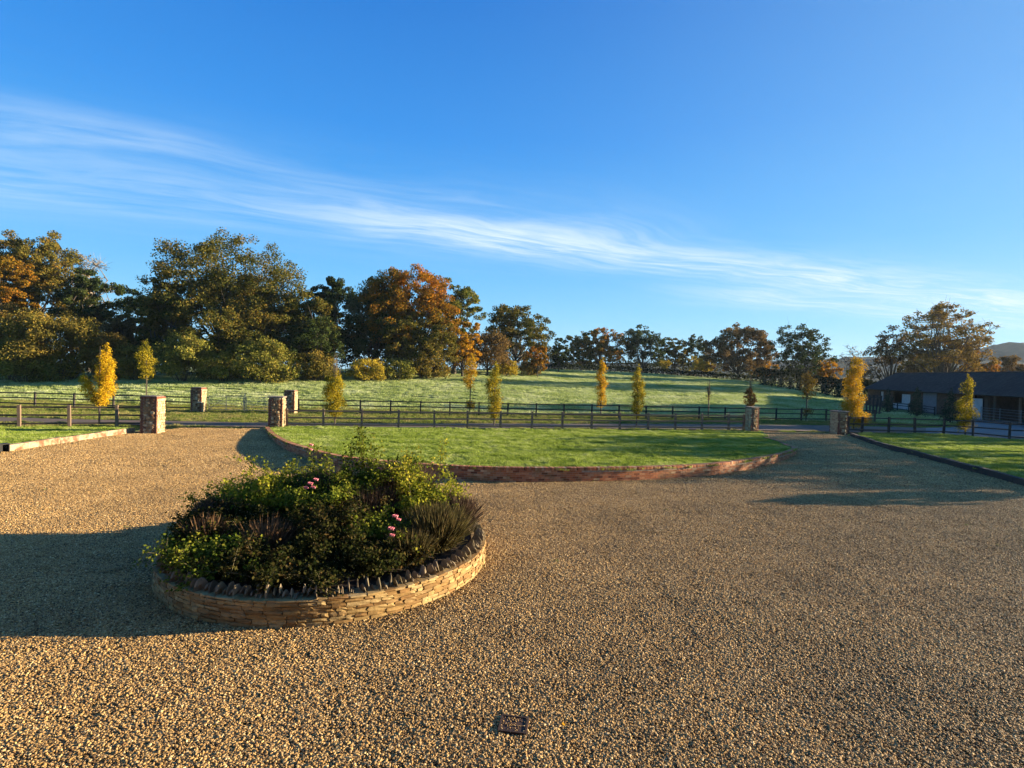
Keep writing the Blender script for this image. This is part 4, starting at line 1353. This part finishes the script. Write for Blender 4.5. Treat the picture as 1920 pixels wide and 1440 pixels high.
# understorey along the meadow edge
GS = 'shrubs along the meadow edge'
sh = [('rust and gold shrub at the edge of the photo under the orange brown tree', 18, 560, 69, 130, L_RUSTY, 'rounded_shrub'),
      ('wide rounded olive shrub beneath the dark shouldered tree', 112, 572, 68, 175, L_OLIVE_SUN, 'rounded_shrub'),
      ('dark green bramble bank at the field margin under the rust shrub', 50, 640, 66.5, 150, L_SHRUB_SUN, 'bramble_bush'),
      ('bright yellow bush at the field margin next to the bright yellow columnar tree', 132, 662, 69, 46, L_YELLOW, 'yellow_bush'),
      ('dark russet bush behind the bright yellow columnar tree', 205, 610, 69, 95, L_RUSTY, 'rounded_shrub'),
      ('green and gold bush behind the small back columnar tree', 250, 640, 68, 80, L_OLIVE_SUN, 'rounded_shrub'),
      ('tall fresh green bush in front of the largest oak', 345, 618, 67.5, 125, L_SHRUB_SUN, 'green_bush'),
      ('dark low bush under the middle of the largest oak', 420, 655, 68.5, 110, L_SHRUB_SUN, 'green_bush'),
      ('yellow green hazel bush under the side limb of the largest oak', 500, 632, 69, 130, L_SHRUB_SUN, 'hazel_bush'),
      ('low bronze bush right behind the columnar tree with a bare tip', 590, 655, 72, 100, L_OLIVE_SUN, 'rounded_shrub'),
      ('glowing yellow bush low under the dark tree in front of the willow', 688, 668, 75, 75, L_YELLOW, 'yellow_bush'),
      ('yellow green bush between the glowing yellow bush and the fiery oak', 742, 666, 78, 80, L_SHRUB_SUN, 'green_bush'),
      ('low olive bush at the foot of the fiery orange oak', 800, 668, 83, 90, L_OLIVE_SUN, 'rounded_shrub'),
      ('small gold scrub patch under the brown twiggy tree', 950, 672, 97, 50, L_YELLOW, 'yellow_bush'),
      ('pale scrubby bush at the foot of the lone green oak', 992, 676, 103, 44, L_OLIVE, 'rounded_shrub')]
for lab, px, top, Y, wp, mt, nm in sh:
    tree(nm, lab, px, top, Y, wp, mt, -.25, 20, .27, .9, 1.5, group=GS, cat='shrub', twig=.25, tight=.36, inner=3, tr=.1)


def hedge(label, pts, h, wd, mat, leaf, dens, name='hedge', seed=1, hvar=.25):
    rg = np.random.default_rng(seed)
    Pk, ln = polyline(pts, .5)
    o = np.array((*Pk[len(Pk) // 2], 0)); o[2] = tz(o[0], o[1])
    t = thing(name, label, 'hedge', tuple(o))
    area = ln * (h * 2 + wd) / leaf ** 2
    N = int(min(60000, area * 2.2 * dens))
    s = rg.random(N) * (len(Pk) - 1); i = s.astype(int); f = (s - i)[:, None]
    c_ = Pk[i] * (1 - f) + Pk[i + 1] * f
    Tn = Pk[i + 1] - Pk[i]; Tn /= np.linalg.norm(Tn, axis=1)[:, None]; Nn = np.stack([-Tn[:, 1], Tn[:, 0]], 1)
    hl = h * (1 - hvar / 2 + hvar * vnoise(s * .5, s * 0, 2.2, seed))
    a = rg.random(N) * np.pi; q = .72 + .28 * rg.random(N) ** .6
    u = np.cos(a) * q * wd / 2; z = np.abs(np.sin(a)) ** .55 * q * hl
    c_ = c_ + Nn * u[:, None]
    C = np.column_stack([c_, terr(c_[:, 0], c_[:, 1]) + z]) - o
    outv = np.column_stack([Nn * np.cos(a)[:, None], np.sin(a)])
    V, F = leaves(rg, C, outv, leaf)
    obj('foliage', V, F, mat, t)
    b = MB()
    for q in range(0, len(Pk), 3):
        b.tube([(Pk[q][0] - o[0], Pk[q][1] - o[1], tz(*Pk[q]) - o[2] - .1), (Pk[q][0] - o[0] + rg.normal() * .1, Pk[q][1] - o[1], tz(*Pk[q]) - o[2] + h * .7)], [.07, .03], 4)
    b.obj('stems', MAT_BARK, t)
    return t


hedge('long dark clipped hedge along the crest of the meadow', [at(1030, 690, Y=132).xy, at(1120, 690, Y=139).xy, at(1250, 690, Y=139).xy, at(1425, 700, Y=124).xy], 1.5, 1.8, L_HEDGE, .4, 1.0, seed=3)
hedge('tall dark hedge behind the row of young conifers', [at(1418, 700, Y=124).xy, at(1500, 700, Y=112).xy, at(1570, 700, Y=101).xy, at(1645, 700, Y=90).xy], 3.6, 2.2, L_HEDGE, .35, 1.1, seed=4)


hedge('dark overgrown thicket behind the meadow shrubs, under the tall trees', [(-125, 76), (-70, 77), (-52, 77), (-32, 80), (-18, 92), (-7, 104), (4, 118), (11, 132)], 5.0, 4.5, L_HEDGE2, .34, .75, name='thicket', seed=8, hvar=.6)


hedge('low dark scrub filling under the far row of trees', [at(1030, 690, Y=150).xy, at(1130, 690, Y=158).xy, at(1260, 690, Y=158).xy, at(1440, 700, Y=146).xy, at(1560, 700, Y=132).xy, at(1700, 700, Y=120).xy], 4.2, 4.0, L_HEDGE2, .5, .6, name='thicket', seed=9, hvar=.8)


def conifer(label, px, top, base_py, Y, wpx, group, mat=None, name='young_conifer'):
    rg = np.random.default_rng(int(px))
    p = at(px, base_py, Y=Y); zb = tz(p.x, p.y)
    H = at(px, top, Y=Y).z - zb; W = wpx * Y / FPX
    t = thing(name, label, 'conifer', (p.x, p.y, zb), 0, group)
    n = 16
    lb = []
    for i in range(n):
        u = (i + .5) / n
        r_ = W / 2 * (1 - u) ** .75 * (.75 + .4 * rg.random())
        for a in np.arange(3) * 2.094 + rg.random() * 6:
            lb.append((math.cos(a) * r_ * .55, math.sin(a) * r_ * .55, H * (.08 + .9 * u), r_ * .6, r_ * .6, H * .06))
    cl = clumps(rg, np.array(lb), 6)
    s = 1.15 * Y / 533
    V, F = crown(rg, cl, int(W * H / s ** 2 * 4.2), s, .45, .8)
    MB().tube([(0, 0, -.2), (0, 0, H * .95)], [.09, .02], 6).obj('trunk', MAT_BARK, t)
    obj('crown', V, F, mat or L_CONIFER, t)


GC = 'dark conifers in front of the stable'
conifer('slim dark conifer next to the slatted hurdle', 1664, 726, 776, 66, 22, GC)
conifer('bushy dark conifer covering the white stable hatch', 1718, 724, 786, 60, 31, GC)
conifer('widest dark conifer in front of the grey sliding door', 1781, 726, 797, 52, 36, GC)
GY = 'row of young conifers along the tall hedge'
for lab, px, top, base, Y in (('first young conifer of the row, next to the red brown columnar tree', 1432, 705, 727, 108), ('second young conifer along from the red brown columnar tree', 1447, 704, 730, 106), ('third young conifer along from the red brown columnar tree', 1464, 705, 733, 104),
                              ('fourth young conifer, in front of the spiky oak trunk', 1482, 707, 736, 102), ('young conifer just before the dull olive columnar tree', 1498, 709, 738, 100), ('young conifer standing alone past the dull olive columnar tree', 1547, 712, 746, 96), ('young conifer half lost beside the orange columnar tree', 1572, 716, 750, 92)):
    conifer(lab, px, top, base, Y, 17, GY)


def column_tree(label, px, base, top, Y, wpx, mat, c0=.2, tip=0.0, forks=((0, 0, 1.0, 1.0),), dens=1.0, profile=None, leaf=1.05, skirt=None, seed=None, zb=0.0):
    """upright narrow tree: forks = (dx, dy, relative height, relative width)"""
    rg = np.random.default_rng(seed or int(px))
    p = at(px, (base + top) / 2, Y=Y)
    zb = tz(p.x, p.y)
    H = at(px, top, Y=Y).z - zb; W = wpx * Y / FPX
    t = thing('columnar_tree', label, 'tree', (p.x, p.y, zb), 0, 'young columnar trees along the lane')
    b = MB()
    lb = []
    s = leaf * Y / 533
    b.tube([(0, 0, -.2), (0, 0, H * c0), (rg.normal() * .03, 0, H * .6), (0, 0, H * .96)], [.055, .05, .03, .01], 6)
    for dx, dy, fh, fw in forks:
        hc = H * (fh - c0) * (1 - tip)
        for i in range(13):
            u = (i + .5) / 13
            pr = profile(u) if profile else (math.sin(math.pi * min(1, u * .92 + .10)) ** .6)
            r_ = W / 2 * fw * pr
            cx = dx * W * (.25 + .75 * u)
            a = rg.random() * 6.28
            lb.append((cx + math.cos(a) * r_ * .3, dy * W + math.sin(a) * r_ * .3, H * c0 + hc * u, r_ * .72, r_ * .72, hc * .075))
            if i % 2 == 0:
                b.tube([(0, 0, H * c0 * (.8 + .4 * rg.random())), (cx * .4, dy * W * .5, H * c0 + hc * u * .45), (cx + math.cos(a) * r_ * .6, dy * W + math.sin(a) * r_ * .6, H * c0 + hc * min(1, u + .12))], [.03, .02, .006], 4)
    if tip:
        for i in range(22):
            a = rg.random() * 6.28; q = rg.random() * W * .28
            b.tube([(0, 0, H * .5), (math.cos(a) * q * .7, math.sin(a) * q * .7, H * (.62 + .1 * rg.random())), (math.cos(a) * q, math.sin(a) * q, H * (.75 + .25 * rg.random()))], [.018, .013, .005], 3)
    lb = np.array(lb)
    if skirt:
        r_ = W * .28
        lb = np.vstack([lb, [(0, 0, H * skirt + q * .16, r_, r_, .25) for q in range(3)]])
    cl = clumps(rg, lb, 10, -.8)
    N = int(W * H * (1 - c0) / s ** 2 * 7.0 * dens)
    V, F = crown(rg, cl, int(N * .85), s, .37, 1.0, up=.1)
    b.obj('trunk', MAT_BARK, t)
    obj('crown', V, F, mat, t)


CY = m_leaf('hornbeam_yellow', [(0.30, 0.19, 0.012), (0.54, 0.36, 0.018), (0.68, 0.46, 0.026), (0.66, 0.34, 0.02)], 1.5, .35, .6)
CO = m_leaf('hornbeam_orange', [(0.18, 0.14, 0.014), (0.38, 0.25, 0.018), (0.56, 0.34, 0.022), (0.52, 0.25, 0.018)], .55, .35, .55)
CG = m_leaf('hornbeam_green_gold', [(0.075, 0.085, 0.010), (0.19, 0.17, 0.015), (0.37, 0.29, 0.022), (0.50, 0.36, 0.028)], .8, .35, .55)
CD = m_leaf('hornbeam_dull', [(0.07, 0.06, 0.012), (0.14, 0.10, 0.018), (0.20, 0.13, 0.02)], .8, .3, .6)
CB = m_leaf('hornbeam_brown', [(0.09, 0.05, 0.02), (0.17, 0.09, 0.03), (0.26, 0.17, 0.04)], .8, .3, .6)
column_tree('bright yellow columnar tree with a forked crown behind the brown fence', 187, 800, 643, 32.6, 68, CY, .24, 0, ((-.46, 0, .62, .40), (.10, .12, 1.0, .50), (.40, -.1, .80, .42)), 1.1)
column_tree('small thin yellow columnar tree far behind the pale kerb pier', 275, 764, 638, 49.5, 38, CG, .42, 0, dens=.7)
column_tree('green gold columnar tree with a bare twiggy tip and low crown', 629, 800, 655, 35.6, 43, CG, .12, .30, dens=1.1)
column_tree('short topped golden columnar tree on a bare stem with a low tuft', 882, 784, 664, 47.5, 29, CO, .42, 0, dens=1.0, skirt=.13)
column_tree('dense green gold columnar tree just in front of the golden bare stemmed one', 928, 800, 678, 38.3, 31, CG, .10, .0, dens=1.2)
column_tree('slender golden columnar tree in the meadow beyond the black fence', 1128, 784, 668, 49.5, 23, CO, .16, 0, dens=1.1)
column_tree('green gold columnar tree at the middle of the oval lawn fence', 1195, 803, 684, 41.2, 27, CG, .14, .0, dens=1.2)
column_tree('almost bare sapling in the meadow near the red brown columnar tree', 1329, 784, 708, 50, 14, CD, .45, .3, dens=.10)
column_tree('red brown half bare columnar tree rising behind the shaded slab pier', 1406, 804, 700, 42.6, 24, CB, .36, .42, dens=.9)
column_tree('dull olive columnar tree on a thin stem with a low green tuft', 1513, 790, 690, 50.5, 31, CD, .42, .12, dens=.8, skirt=.14)
column_tree('biggest orange columnar tree beside the squat slab pier', 1603, 806, 677, 43.2, 47, CO, .06, 0, dens=1.3, profile=lambda u: (1.0 - .45 * u) * min(1, u * 6 + .45))
column_tree('green gold columnar tree with a waisted top in front of the stable', 1812, 818, 704, 40.6, 31, CG, .10, .0, dens=1.1, profile=lambda u: (.95 if u < .55 else .45 if u < .68 else .72) * min(1, (1 - u) * 6))

# trees out of frame whose shade falls across the drive, lawn and meadow
GO = 'garden trees beyond the shaded lawn'
for lab, x, y, h, wd, dn, cb in (('spreading garden tree past the lawn, nearest the stable corner', 41.5, 37.2, 7.2, 7.0, .33, .3), ('garden tree in the middle of the row past the lawn', 40.5, 31.5, 7.4, 7.0, .33, .25), ('garden tree at the near end of the row past the lawn', 38.5, 26.2, 6.0, 6.5, .33, .2),
                             ('small garden tree alone by the dark sleeper kerb', 23.5, 19.5, 2.9, 2.3, .9, .25), ('tall tree hidden behind the stable roof', 77, 69, 15, 14, .9, .1), ('second tall tree hidden behind the stable roof', 75, 57, 13, 14, .9, .1), ('low dense garden tree closest to the shaded lawn', 36.5, 29.5, 6.2, 6, .35, .15), ('low dense garden tree opposite the squat slab pier', 38.5, 34.5, 6.6, 6, .35, .2), ('broad garden shrub tree before the small lone tree', 34, 23.5, 4.4, 4.5, .35, .15),
                             ('tall tree far past the stable yard', 70, 44, 9, 10, .6, .2)):
    tree('garden_tree', lab, 0, 0, 0, 0, L_OLIVE, cb, 14, .34, dn, 3.2, group=GO, twig=.8, xyz=(x, y, h, wd), seed=int(x * 10))

# the house whose window the view is taken from (behind the camera)
t = thing('house', 'stone country house behind the viewpoint, looking out over the gravel', 'house', (2, -2.4, 0))
b = MB(); hx = 12.0
hops = [(-9.5, -8.1, .9, 2.4), (-5.5, -4.1, .9, 2.4), (-.6, .6, 0, 2.3), (4.1, 5.5, .9, 2.4), (8.1, 9.5, .9, 2.4)]
xx = -hx
for a0, a1, z0, z1 in hops:
    b.box(xx, a0, -.4, 0, 0, 5.4)
    if z0: b.box(a0, a1, -.4, 0, 0, z0)
    b.box(a0, a1, -.4, 0, z1, 3.3); b.box(a0, a1, -.4, 0, 4.7, 5.4)
    xx = a1
b.box(xx, hx, -.4, 0, 0, 5.4); b.box(-hx, -hx + .4, -8, -.4, 0, 5.4); b.box(hx - .4, hx, -8, -.4, 0, 5.4); b.box(-hx + .4, hx - .4, -8, -7.6, 0, 5.4)
b.obj('wall', MAT_HOUSE := m_plain('house_stone', (0.30, 0.22, 0.12), .9, .3, 5), t)
b = MB()
b.add(np.array([(-hx - .3, .5, 5.2), (hx + .3, .5, 5.2), (hx + .3, -4, 8.6), (-hx - .3, -4, 8.6), (-hx - .3, .5, 5.05), (hx + .3, .5, 5.05), (hx + .3, -4, 8.45), (-hx - .3, -4, 8.45)]), BOXF)
b.add(np.array([(-hx - .3, -4, 8.6), (hx + .3, -4, 8.6), (hx + .3, -8.5, 5.2), (-hx - .3, -8.5, 5.2), (-hx - .3, -4, 8.45), (hx + .3, -4, 8.45), (hx + .3, -8.5, 5.05), (-hx - .3, -8.5, 5.05)]), BOXF)
b.obj('roof', m_plain('house_tile', (0.11, 0.06, 0.04), .85, .3, 6), t)
for a0, a1, z0, z1 in hops:
    for w0, w1 in ((z0, z1), (3.3, 4.7)):
        f_ = MB().box(a0, a1, -.22, -.16, w0, w0 + .08).box(a0, a1, -.22, -.16, w1 - .08, w1).box(a0, a0 + .08, -.22, -.16, w0 + .08, w1 - .08).box(a1 - .08, a1, -.22, -.16, w0 + .08, w1 - .08).obj('window_frame', MAT_WHITE, t)
        MB().box(a0 + .08, a1 - .08, -.20, -.18, w0 + .08, w1 - .08).obj('pane', MAT_DARKIN, f_)

# distant wooded hill
xs = np.linspace(-120, 1500, 180); ys = np.linspace(330, 1100, 70)
X, Y = np.meshgrid(xs, ys)
prof = np.interp(X / 700.0, [-.1, .02, .12, .45, .62, .72, .80, .88, .93, 1.0, 1.3, 2.2], [4, 16, 20, 24, 33, 36, 40, 46, 58, 62, 66, 70])
Z = prof * np.exp(-((Y - 700) / 210) ** 2) + (vnoise(X, Y, 16, 3) + vnoise(X, Y, 9, 4)) * 5 * np.clip(prof / 30, 0, 1) - 4
I = np.arange(X.size).reshape(X.shape)
FQ = np.stack([I[:-1, :-1], I[:-1, 1:], I[1:, 1:], I[1:, :-1]], -1).reshape(-1, 4)
m_, n = new_mat('distant_wood')
p = pos(n)
c = n.ramp(n.noise(p, .05, 5, .7), [(.3, (0.012, 0.026, 0.024)), (.5, (0.022, 0.036, 0.030)), (.7, (0.036, 0.044, 0.032))])
MAT_HILL = finish(m_, n, c, .95, n.noise(p, .12, 4, .7), 1.0, 4.0, .1)
obj('wooded_hill', np.stack([X.ravel(), Y.ravel(), Z.ravel()], 1), FQ, MAT_HILL, smooth=True, kind='structure')

# ------------------------------------------------------------------ planting in the stone bed
def arch(rg, p0, h, spread, n=5):
    a = rg.random() * 6.283
    t = np.linspace(0, 1, n)[:, None]
    e = np.array((math.cos(a) * spread, math.sin(a) * spread, h))
    return p0 + e * t * np.array((1, 1, 1)) + np.array((0, 0, .15 * h)) * np.sin(t * 3.14) + rg.normal(size=(n, 3)) * .02 * h * t


def rose_bush(label, x, y, h, rad, mat, nst=26, nl=4200, flowers=(), seed=0, leaf=.056, shoots=0, name='rose_bush', cat='rose bush'):
    rg = np.random.default_rng(seed)
    zb = .44; h *= .92
    t = thing(name, label, cat, (BED_C[0] + x, BED_C[1] + y, zb), 0, 'shrubs in the round stone bed')
    b = MB(); P = []
    for i in range(nst + shoots):
        p0 = np.array((rg.normal() * rad * .25, rg.normal() * rad * .25, 0))
        sh = i >= nst
        q = arch(rg, p0, h * (1.12 + .42 * rg.random() if sh else .45 + .5 * rg.random()), rad * (.25 if sh else (.25 + .8 * rg.random())), 7)
        b.tube(q, np.linspace(.010, .003, 7), 4)
        P.append((q, .8 if sh else 1.0))
        for _ in range(4):
            k = int(rg.integers(2, 6)); e = q[k] + rg.normal(size=3) * np.array((1, 1, .6)) * rad * .28 + np.array((0, 0, .05))
            qq = np.array([q[k], (q[k] + e) / 2 + (0, 0, .03), e])
            b.tube(qq, [.004, .003, .002], 3)
            P.append((qq, .8))
    b.obj('stems', MAT_STEM, t)
    w_ = np.array([m * np.linalg.norm(np.diff(q, axis=0), axis=1).sum() for q, m in P]); w_ /= w_.sum()
    C = []
    for (q, m), k in zip(P, rg.multinomial(int(nl * 1.5), w_)):
        u = (.12 + .88 * rg.random(k) ** .8) * (len(q) - 1); i = np.minimum(u.astype(int), len(q) - 2); f = (u - i)[:, None]
        C.append(q[i] * (1 - f) + q[i + 1] * f + rg.normal(size=(k, 3)) * .055)
    C = np.concatenate(C)
    C[:, 2] = np.maximum(C[:, 2], .02)
    out = C.copy(); out[:, 2] -= h * .3; out /= np.linalg.norm(out, axis=1)[:, None] + 1e-6
    V, F = leaves(rg, C, out, leaf, up=.5, asp=.7)
    obj('foliage', V, F, mat, t)
    for fx, fy, fz, rr_ in flowers:
        rr_ *= .8
        fb = MB()
        for i in range(14):                                   # petals spiralled round a heart
            a = i * 2.4; q = rr_ * (.25 + .75 * i / 14)
            c_ = np.array((math.cos(a) * q, math.sin(a) * q, rr_ * (.5 - .5 * (i / 14))))
            d = np.array((math.cos(a), math.sin(a), .5)); s_ = np.array((-math.sin(a), math.cos(a), 0)); uu = np.array((0, 0, 1.))
            w2 = rr_ * (.35 + .3 * i / 14)
            fb.add(np.array([c_ - s_ * w2 * .6 - uu * w2 * .5, c_ + s_ * w2 * .6 - uu * w2 * .5, c_ + s_ * w2 + uu * w2 * .5 + d * w2 * .4, c_ + uu * w2 * .8 + d * w2 * .5, c_ - s_ * w2 + uu * w2 * .5 + d * w2 * .4]), np.array([(0, 1, 2, 3, 4)]))
        fb.obj('flower', MAT_PINK, t, (fx, fy, fz))
    return t


def spike_bush(label, x, y, h, rad, mat, n_=2600, seed=0, name='lavender_bush', cat='lavender', thick=.006, splay=.55):
    rg = np.random.default_rng(seed)
    zb = .44
    t = thing(name, label, cat, (BED_C[0] + x, BED_C[1] + y, zb), 0, 'shrubs in the round stone bed')
    a = rg.random(n_) * 6.283; q = np.sqrt(rg.random(n_)) * rad * .75
    p0 = np.column_stack([np.cos(a) * q * .5, np.sin(a) * q * .5, 0 * a + h * .15 * rg.random(n_)])
    ln = h * (.55 + .6 * rg.random(n_))
    d = np.column_stack([np.cos(a) * q / rad * splay, np.sin(a) * q / rad * splay, np.ones(n_)]) + rg.normal(size=(n_, 3)) * .28
    d /= np.linalg.norm(d, axis=1)[:, None]
    e = p0 + d * ln[:, None]
    sd_ = np.cross(d, rg.normal(size=(n_, 3))); sd_ /= np.linalg.norm(sd_, axis=1)[:, None]
    m_ = p0 + (e - p0) * .72
    V = np.stack([p0 - sd_ * thick * .4, p0 + sd_ * thick * .4, m_ + sd_ * thick * 1.5, e, m_ - sd_ * thick * 1.5], 1).reshape(-1, 3)
    obj('spikes', V, np.arange(n_ * 5).reshape(-1, 5), mat, t)
    nl = n_
    C = p0 + (e - p0) * (rg.random(nl) * .8)[:, None] + rg.normal(size=(nl, 3)) * .03
    C = np.concatenate([C, C + rg.normal(size=C.shape) * .05]); d = np.concatenate([d, d])
    V, F = leaves(rg, C, d, .042, asp=.5)
    obj('foliage', V, F, mat, t)
    return t


MAT_STEM = m_plain('rose_stem', (0.10, 0.085, 0.04), 0.8, 0.3, 20)
MAT_PINK = m_plain('pink_petal', (0.70, 0.22, 0.26), 0.6, 0.2, 60)
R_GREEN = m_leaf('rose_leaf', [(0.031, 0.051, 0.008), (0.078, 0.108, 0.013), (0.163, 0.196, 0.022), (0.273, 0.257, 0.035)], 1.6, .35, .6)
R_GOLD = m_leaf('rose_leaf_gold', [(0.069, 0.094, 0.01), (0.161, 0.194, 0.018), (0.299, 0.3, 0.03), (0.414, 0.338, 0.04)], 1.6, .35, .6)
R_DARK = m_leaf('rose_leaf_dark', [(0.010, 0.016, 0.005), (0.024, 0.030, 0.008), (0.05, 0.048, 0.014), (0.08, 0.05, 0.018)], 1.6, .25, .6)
V_BROWN = m_leaf('lavender_spent', [(0.035, 0.024, 0.018), (0.07, 0.046, 0.034), (0.11, 0.075, 0.05), (0.10, 0.095, 0.06)], 1.2, .2, .7)
V_GREY = m_leaf('lavender_grey', [(0.030, 0.030, 0.012), (0.068, 0.062, 0.024), (0.12, 0.088, 0.038), (0.13, 0.12, 0.04)], 1.2, .2, .7)
V_RUST = m_leaf('rust_stalk', [(0.075, 0.042, 0.022), (0.14, 0.085, 0.045), (0.19, 0.12, 0.065)], 1.2, .2, .7)

rose_bush('yellow green rose bush at the shadow side of the stone bed', -1.7, .75, 1.22, 1.0, R_GOLD, 34, 6500, ((-1.0, .1, .75, .05), (-.95, .2, .45, .045)), 1, shoots=2)
rose_bush('tall rose with a single high pale pink bloom over the brick wall shadow', -1.05, 1.3, 1.15, .6, R_GREEN, 22, 3600, ((.05, 0, 1.62, .05), (.02, .08, 1.50, .04)), 2, shoots=3)
rose_bush('rose bush bearing a cluster of four pink blooms near the middle of the bed', -.75, .2, 1.12, .75, R_GREEN, 28, 4800, ((.30, -.38, 1.06, .06), (.40, -.36, 1.14, .055), (.22, -.40, .98, .055), (.38, -.43, 1.0, .055)), 3)
rose_bush('tallest leafy rose at the middle of the bed with a lilac bud on top', .25, .9, 1.50, .75, R_GREEN, 32, 6800, ((.42, -.1, 1.22, .05),), 4, shoots=6)
rose_bush('wide yellow green rose bush at the sunny side of the bed', 1.65, .75, 1.26, .95, R_GOLD, 36, 7200, ((.1, .5, 1.3, .035),), 5, shoots=4)
rose_bush('rose with a trailing string of pink blooms close to the sunny coping', 1.15, -.95, .72, .75, R_GREEN, 26, 4300, ((.38, -.55, .82, .055), (.33, -.62, .62, .06), (.36, -.66, .52, .05), (.45, -.74, .30, .05), (.43, -.50, .75, .045)), 6)
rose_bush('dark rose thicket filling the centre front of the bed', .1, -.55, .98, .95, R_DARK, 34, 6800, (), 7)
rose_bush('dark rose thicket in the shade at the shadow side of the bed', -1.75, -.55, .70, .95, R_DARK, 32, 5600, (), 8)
rose_bush('arching green rose between the pink cluster and the tall centre rose', .0, .15, 1.22, .7, R_GREEN, 26, 4800, (), 9, shoots=2)
rose_bush('low glossy green ground cover spilling over the front coping', -1.35, -1.95, .34, .75, R_GREEN, 34, 4200, (), 10, .045, name='ground_cover_plant', cat='plant')
rose_bush('small green clump peeping over the coping next to the rust coloured stalks', -2.15, -1.35, .32, .45, R_GREEN, 22, 2000, (), 11, .045, name='ground_cover_plant', cat='plant')
rose_bush('ivy like tuft hanging over the stone wall at the front', .55, -2.45, .22, .45, R_DARK, 20, 1700, (), 12, .04, name='ground_cover_plant', cat='plant')
spike_bush('purple brown spent lavender standing tall at the back of the bed', .95, 1.35, 1.12, .75, V_BROWN, 4200, 21)
spike_bush('purple brown spent lavender between the pink cluster and the tallest rose', -.45, 1.0, 1.0, .65, V_BROWN, 3600, 22)
spike_bush('grey brown lavender mound against the sunny coping', 2.15, -.65, .72, .75, V_GREY, 4200, 23)
spike_bush('brown lavender mound at the very sunny end of the bed', 2.35, .35, .70, .55, V_BROWN, 3000, 24)
spike_bush('rust coloured dead flower stalks in the front shade of the bed', -1.85, -1.25, .62, .30, V_RUST, 420, 25, name='dead_flower_stalks', cat='plant', thick=.009)
spike_bush('pale brown dry twiggy plant in the front middle of the bed', -.75, -1.35, .62, .45, V_RUST, 700, 26, name='dead_flower_stalks', cat='plant', thick=.006, splay=.9)
spike_bush('dark lavender mound at the shadow end of the bed', -2.35, .0, .62, .6, V_BROWN, 2600, 27)
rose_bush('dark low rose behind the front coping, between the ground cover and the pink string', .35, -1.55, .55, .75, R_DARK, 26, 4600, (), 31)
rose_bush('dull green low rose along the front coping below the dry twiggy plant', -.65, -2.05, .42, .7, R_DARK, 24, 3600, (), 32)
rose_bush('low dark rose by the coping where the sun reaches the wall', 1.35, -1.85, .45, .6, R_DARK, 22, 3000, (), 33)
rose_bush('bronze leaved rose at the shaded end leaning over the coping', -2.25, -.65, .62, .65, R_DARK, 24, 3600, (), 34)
rose_bush('yellow green rose arching over the shaded coping at the back', -2.2, .85, .85, .75, R_GOLD, 26, 4200, ((-.75, .1, .55, .045),), 35)
spike_bush('grey brown lavender between the pink string and the sunny mound', 1.75, -1.35, .50, .55, V_GREY, 2600, 36)
spike_bush('purple brown lavender patch in the heart of the bed', .55, .35, .85, .6, V_BROWN, 2800, 37)

# fallen leaves and small weeds on the drive and lawns
rg = np.random.default_rng(404)
n_ = 420
x = rg.random(n_) * 44 - 21; y = 5 + rg.random(n_) ** 1.3 * 32
z = np.where(inside(LAWN, x, y), lz(x, y) + .07, np.where(inside(LAWN_R, x, y), lzr(x, y) + .07, gravel_z(x, y) + .022))
k = (np.hypot(x - BED_C[0], y - BED_C[1]) > 3.1) & (np.abs(x) < y * 1.02)
C = np.column_stack([x, y, z])[k]
V, F = leaves(rg, C, np.tile((0, 0, 1.0), (len(C), 1)), .055, up=1.2, wild=.35)
obj('fallen_leaves', V, F, L_GOLD, kind='stuff')
wp = [grass_patch(91, .14, 60, .03, .09, .006, MAT_BLADE_V, .1)]
pts = [(rg.random() * 34 - 17, 5.5 + rg.random() * 20) for _ in range(46)]
pts = [q for q in pts if inside(gp, *map(np.array, q)) and math.hypot(q[0] - BED_C[0], q[1] - BED_C[1]) > 3.05 and not inside(LAWN, *map(np.array, q))]
pts += [(BED_C[0] + 3.03 * math.cos(a), BED_C[1] + 3.03 * math.sin(a)) for a in rg.random(34) * 6.283]
pts += [tuple(WALL[i] + np.array((rg.normal() * .05, -.05))) for i in rg.integers(0, len(WALL), 60)]
P = np.array([(a, b_, float(gravel_z(np.array(a), np.array(b_))) + .005) for a, b_ in pts])
rt = np.zeros((len(P), 3)); rt[:, 2] = rg.random(len(P)) * 6.28
scatter('weeds', P, rt, np.ones((len(P), 3)) * (.6 + .8 * rg.random((len(P), 1))), np.zeros(len(P), int), wp, kind='stuff')

# thin autumn air
m_ = bpy.data.materials.new('autumn_haze'); m_.use_nodes = True; m_.node_tree.nodes.clear(); n = NT(m_.node_tree)
pv = n.n('ShaderNodeVolumePrincipled')
pv.inputs['Color'].default_value = (0.62, 0.80, 0.98, 1); pv.inputs['Density'].default_value = 0.00010; pv.inputs['Anisotropy'].default_value = 0.25
o_ = n.n('ShaderNodeOutputMaterial'); n.l(pv.outputs[0], o_.inputs['Volume'])
obj('haze', boxv(-760, 1560, -90, 1450, -7, 95), BOXF, m_, kind='stuff')

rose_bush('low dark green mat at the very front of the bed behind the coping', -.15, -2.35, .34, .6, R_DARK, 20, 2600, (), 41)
rose_bush('leafy green rose sprawling near the shaded front coping', -1.55, -1.55, .48, .6, R_GREEN, 22, 3000, (), 42)
rose_bush('upright bright green rose shoots behind the rust coloured stalks', -1.45, .2, .95, .45, R_GOLD, 20, 2600, (), 43, shoots=5)
rose_bush('upright bright green rose shoots at the back beside the spent lavender', 1.25, 1.0, 1.15, .4, R_GREEN, 18, 2600, (), 44, shoots=6)
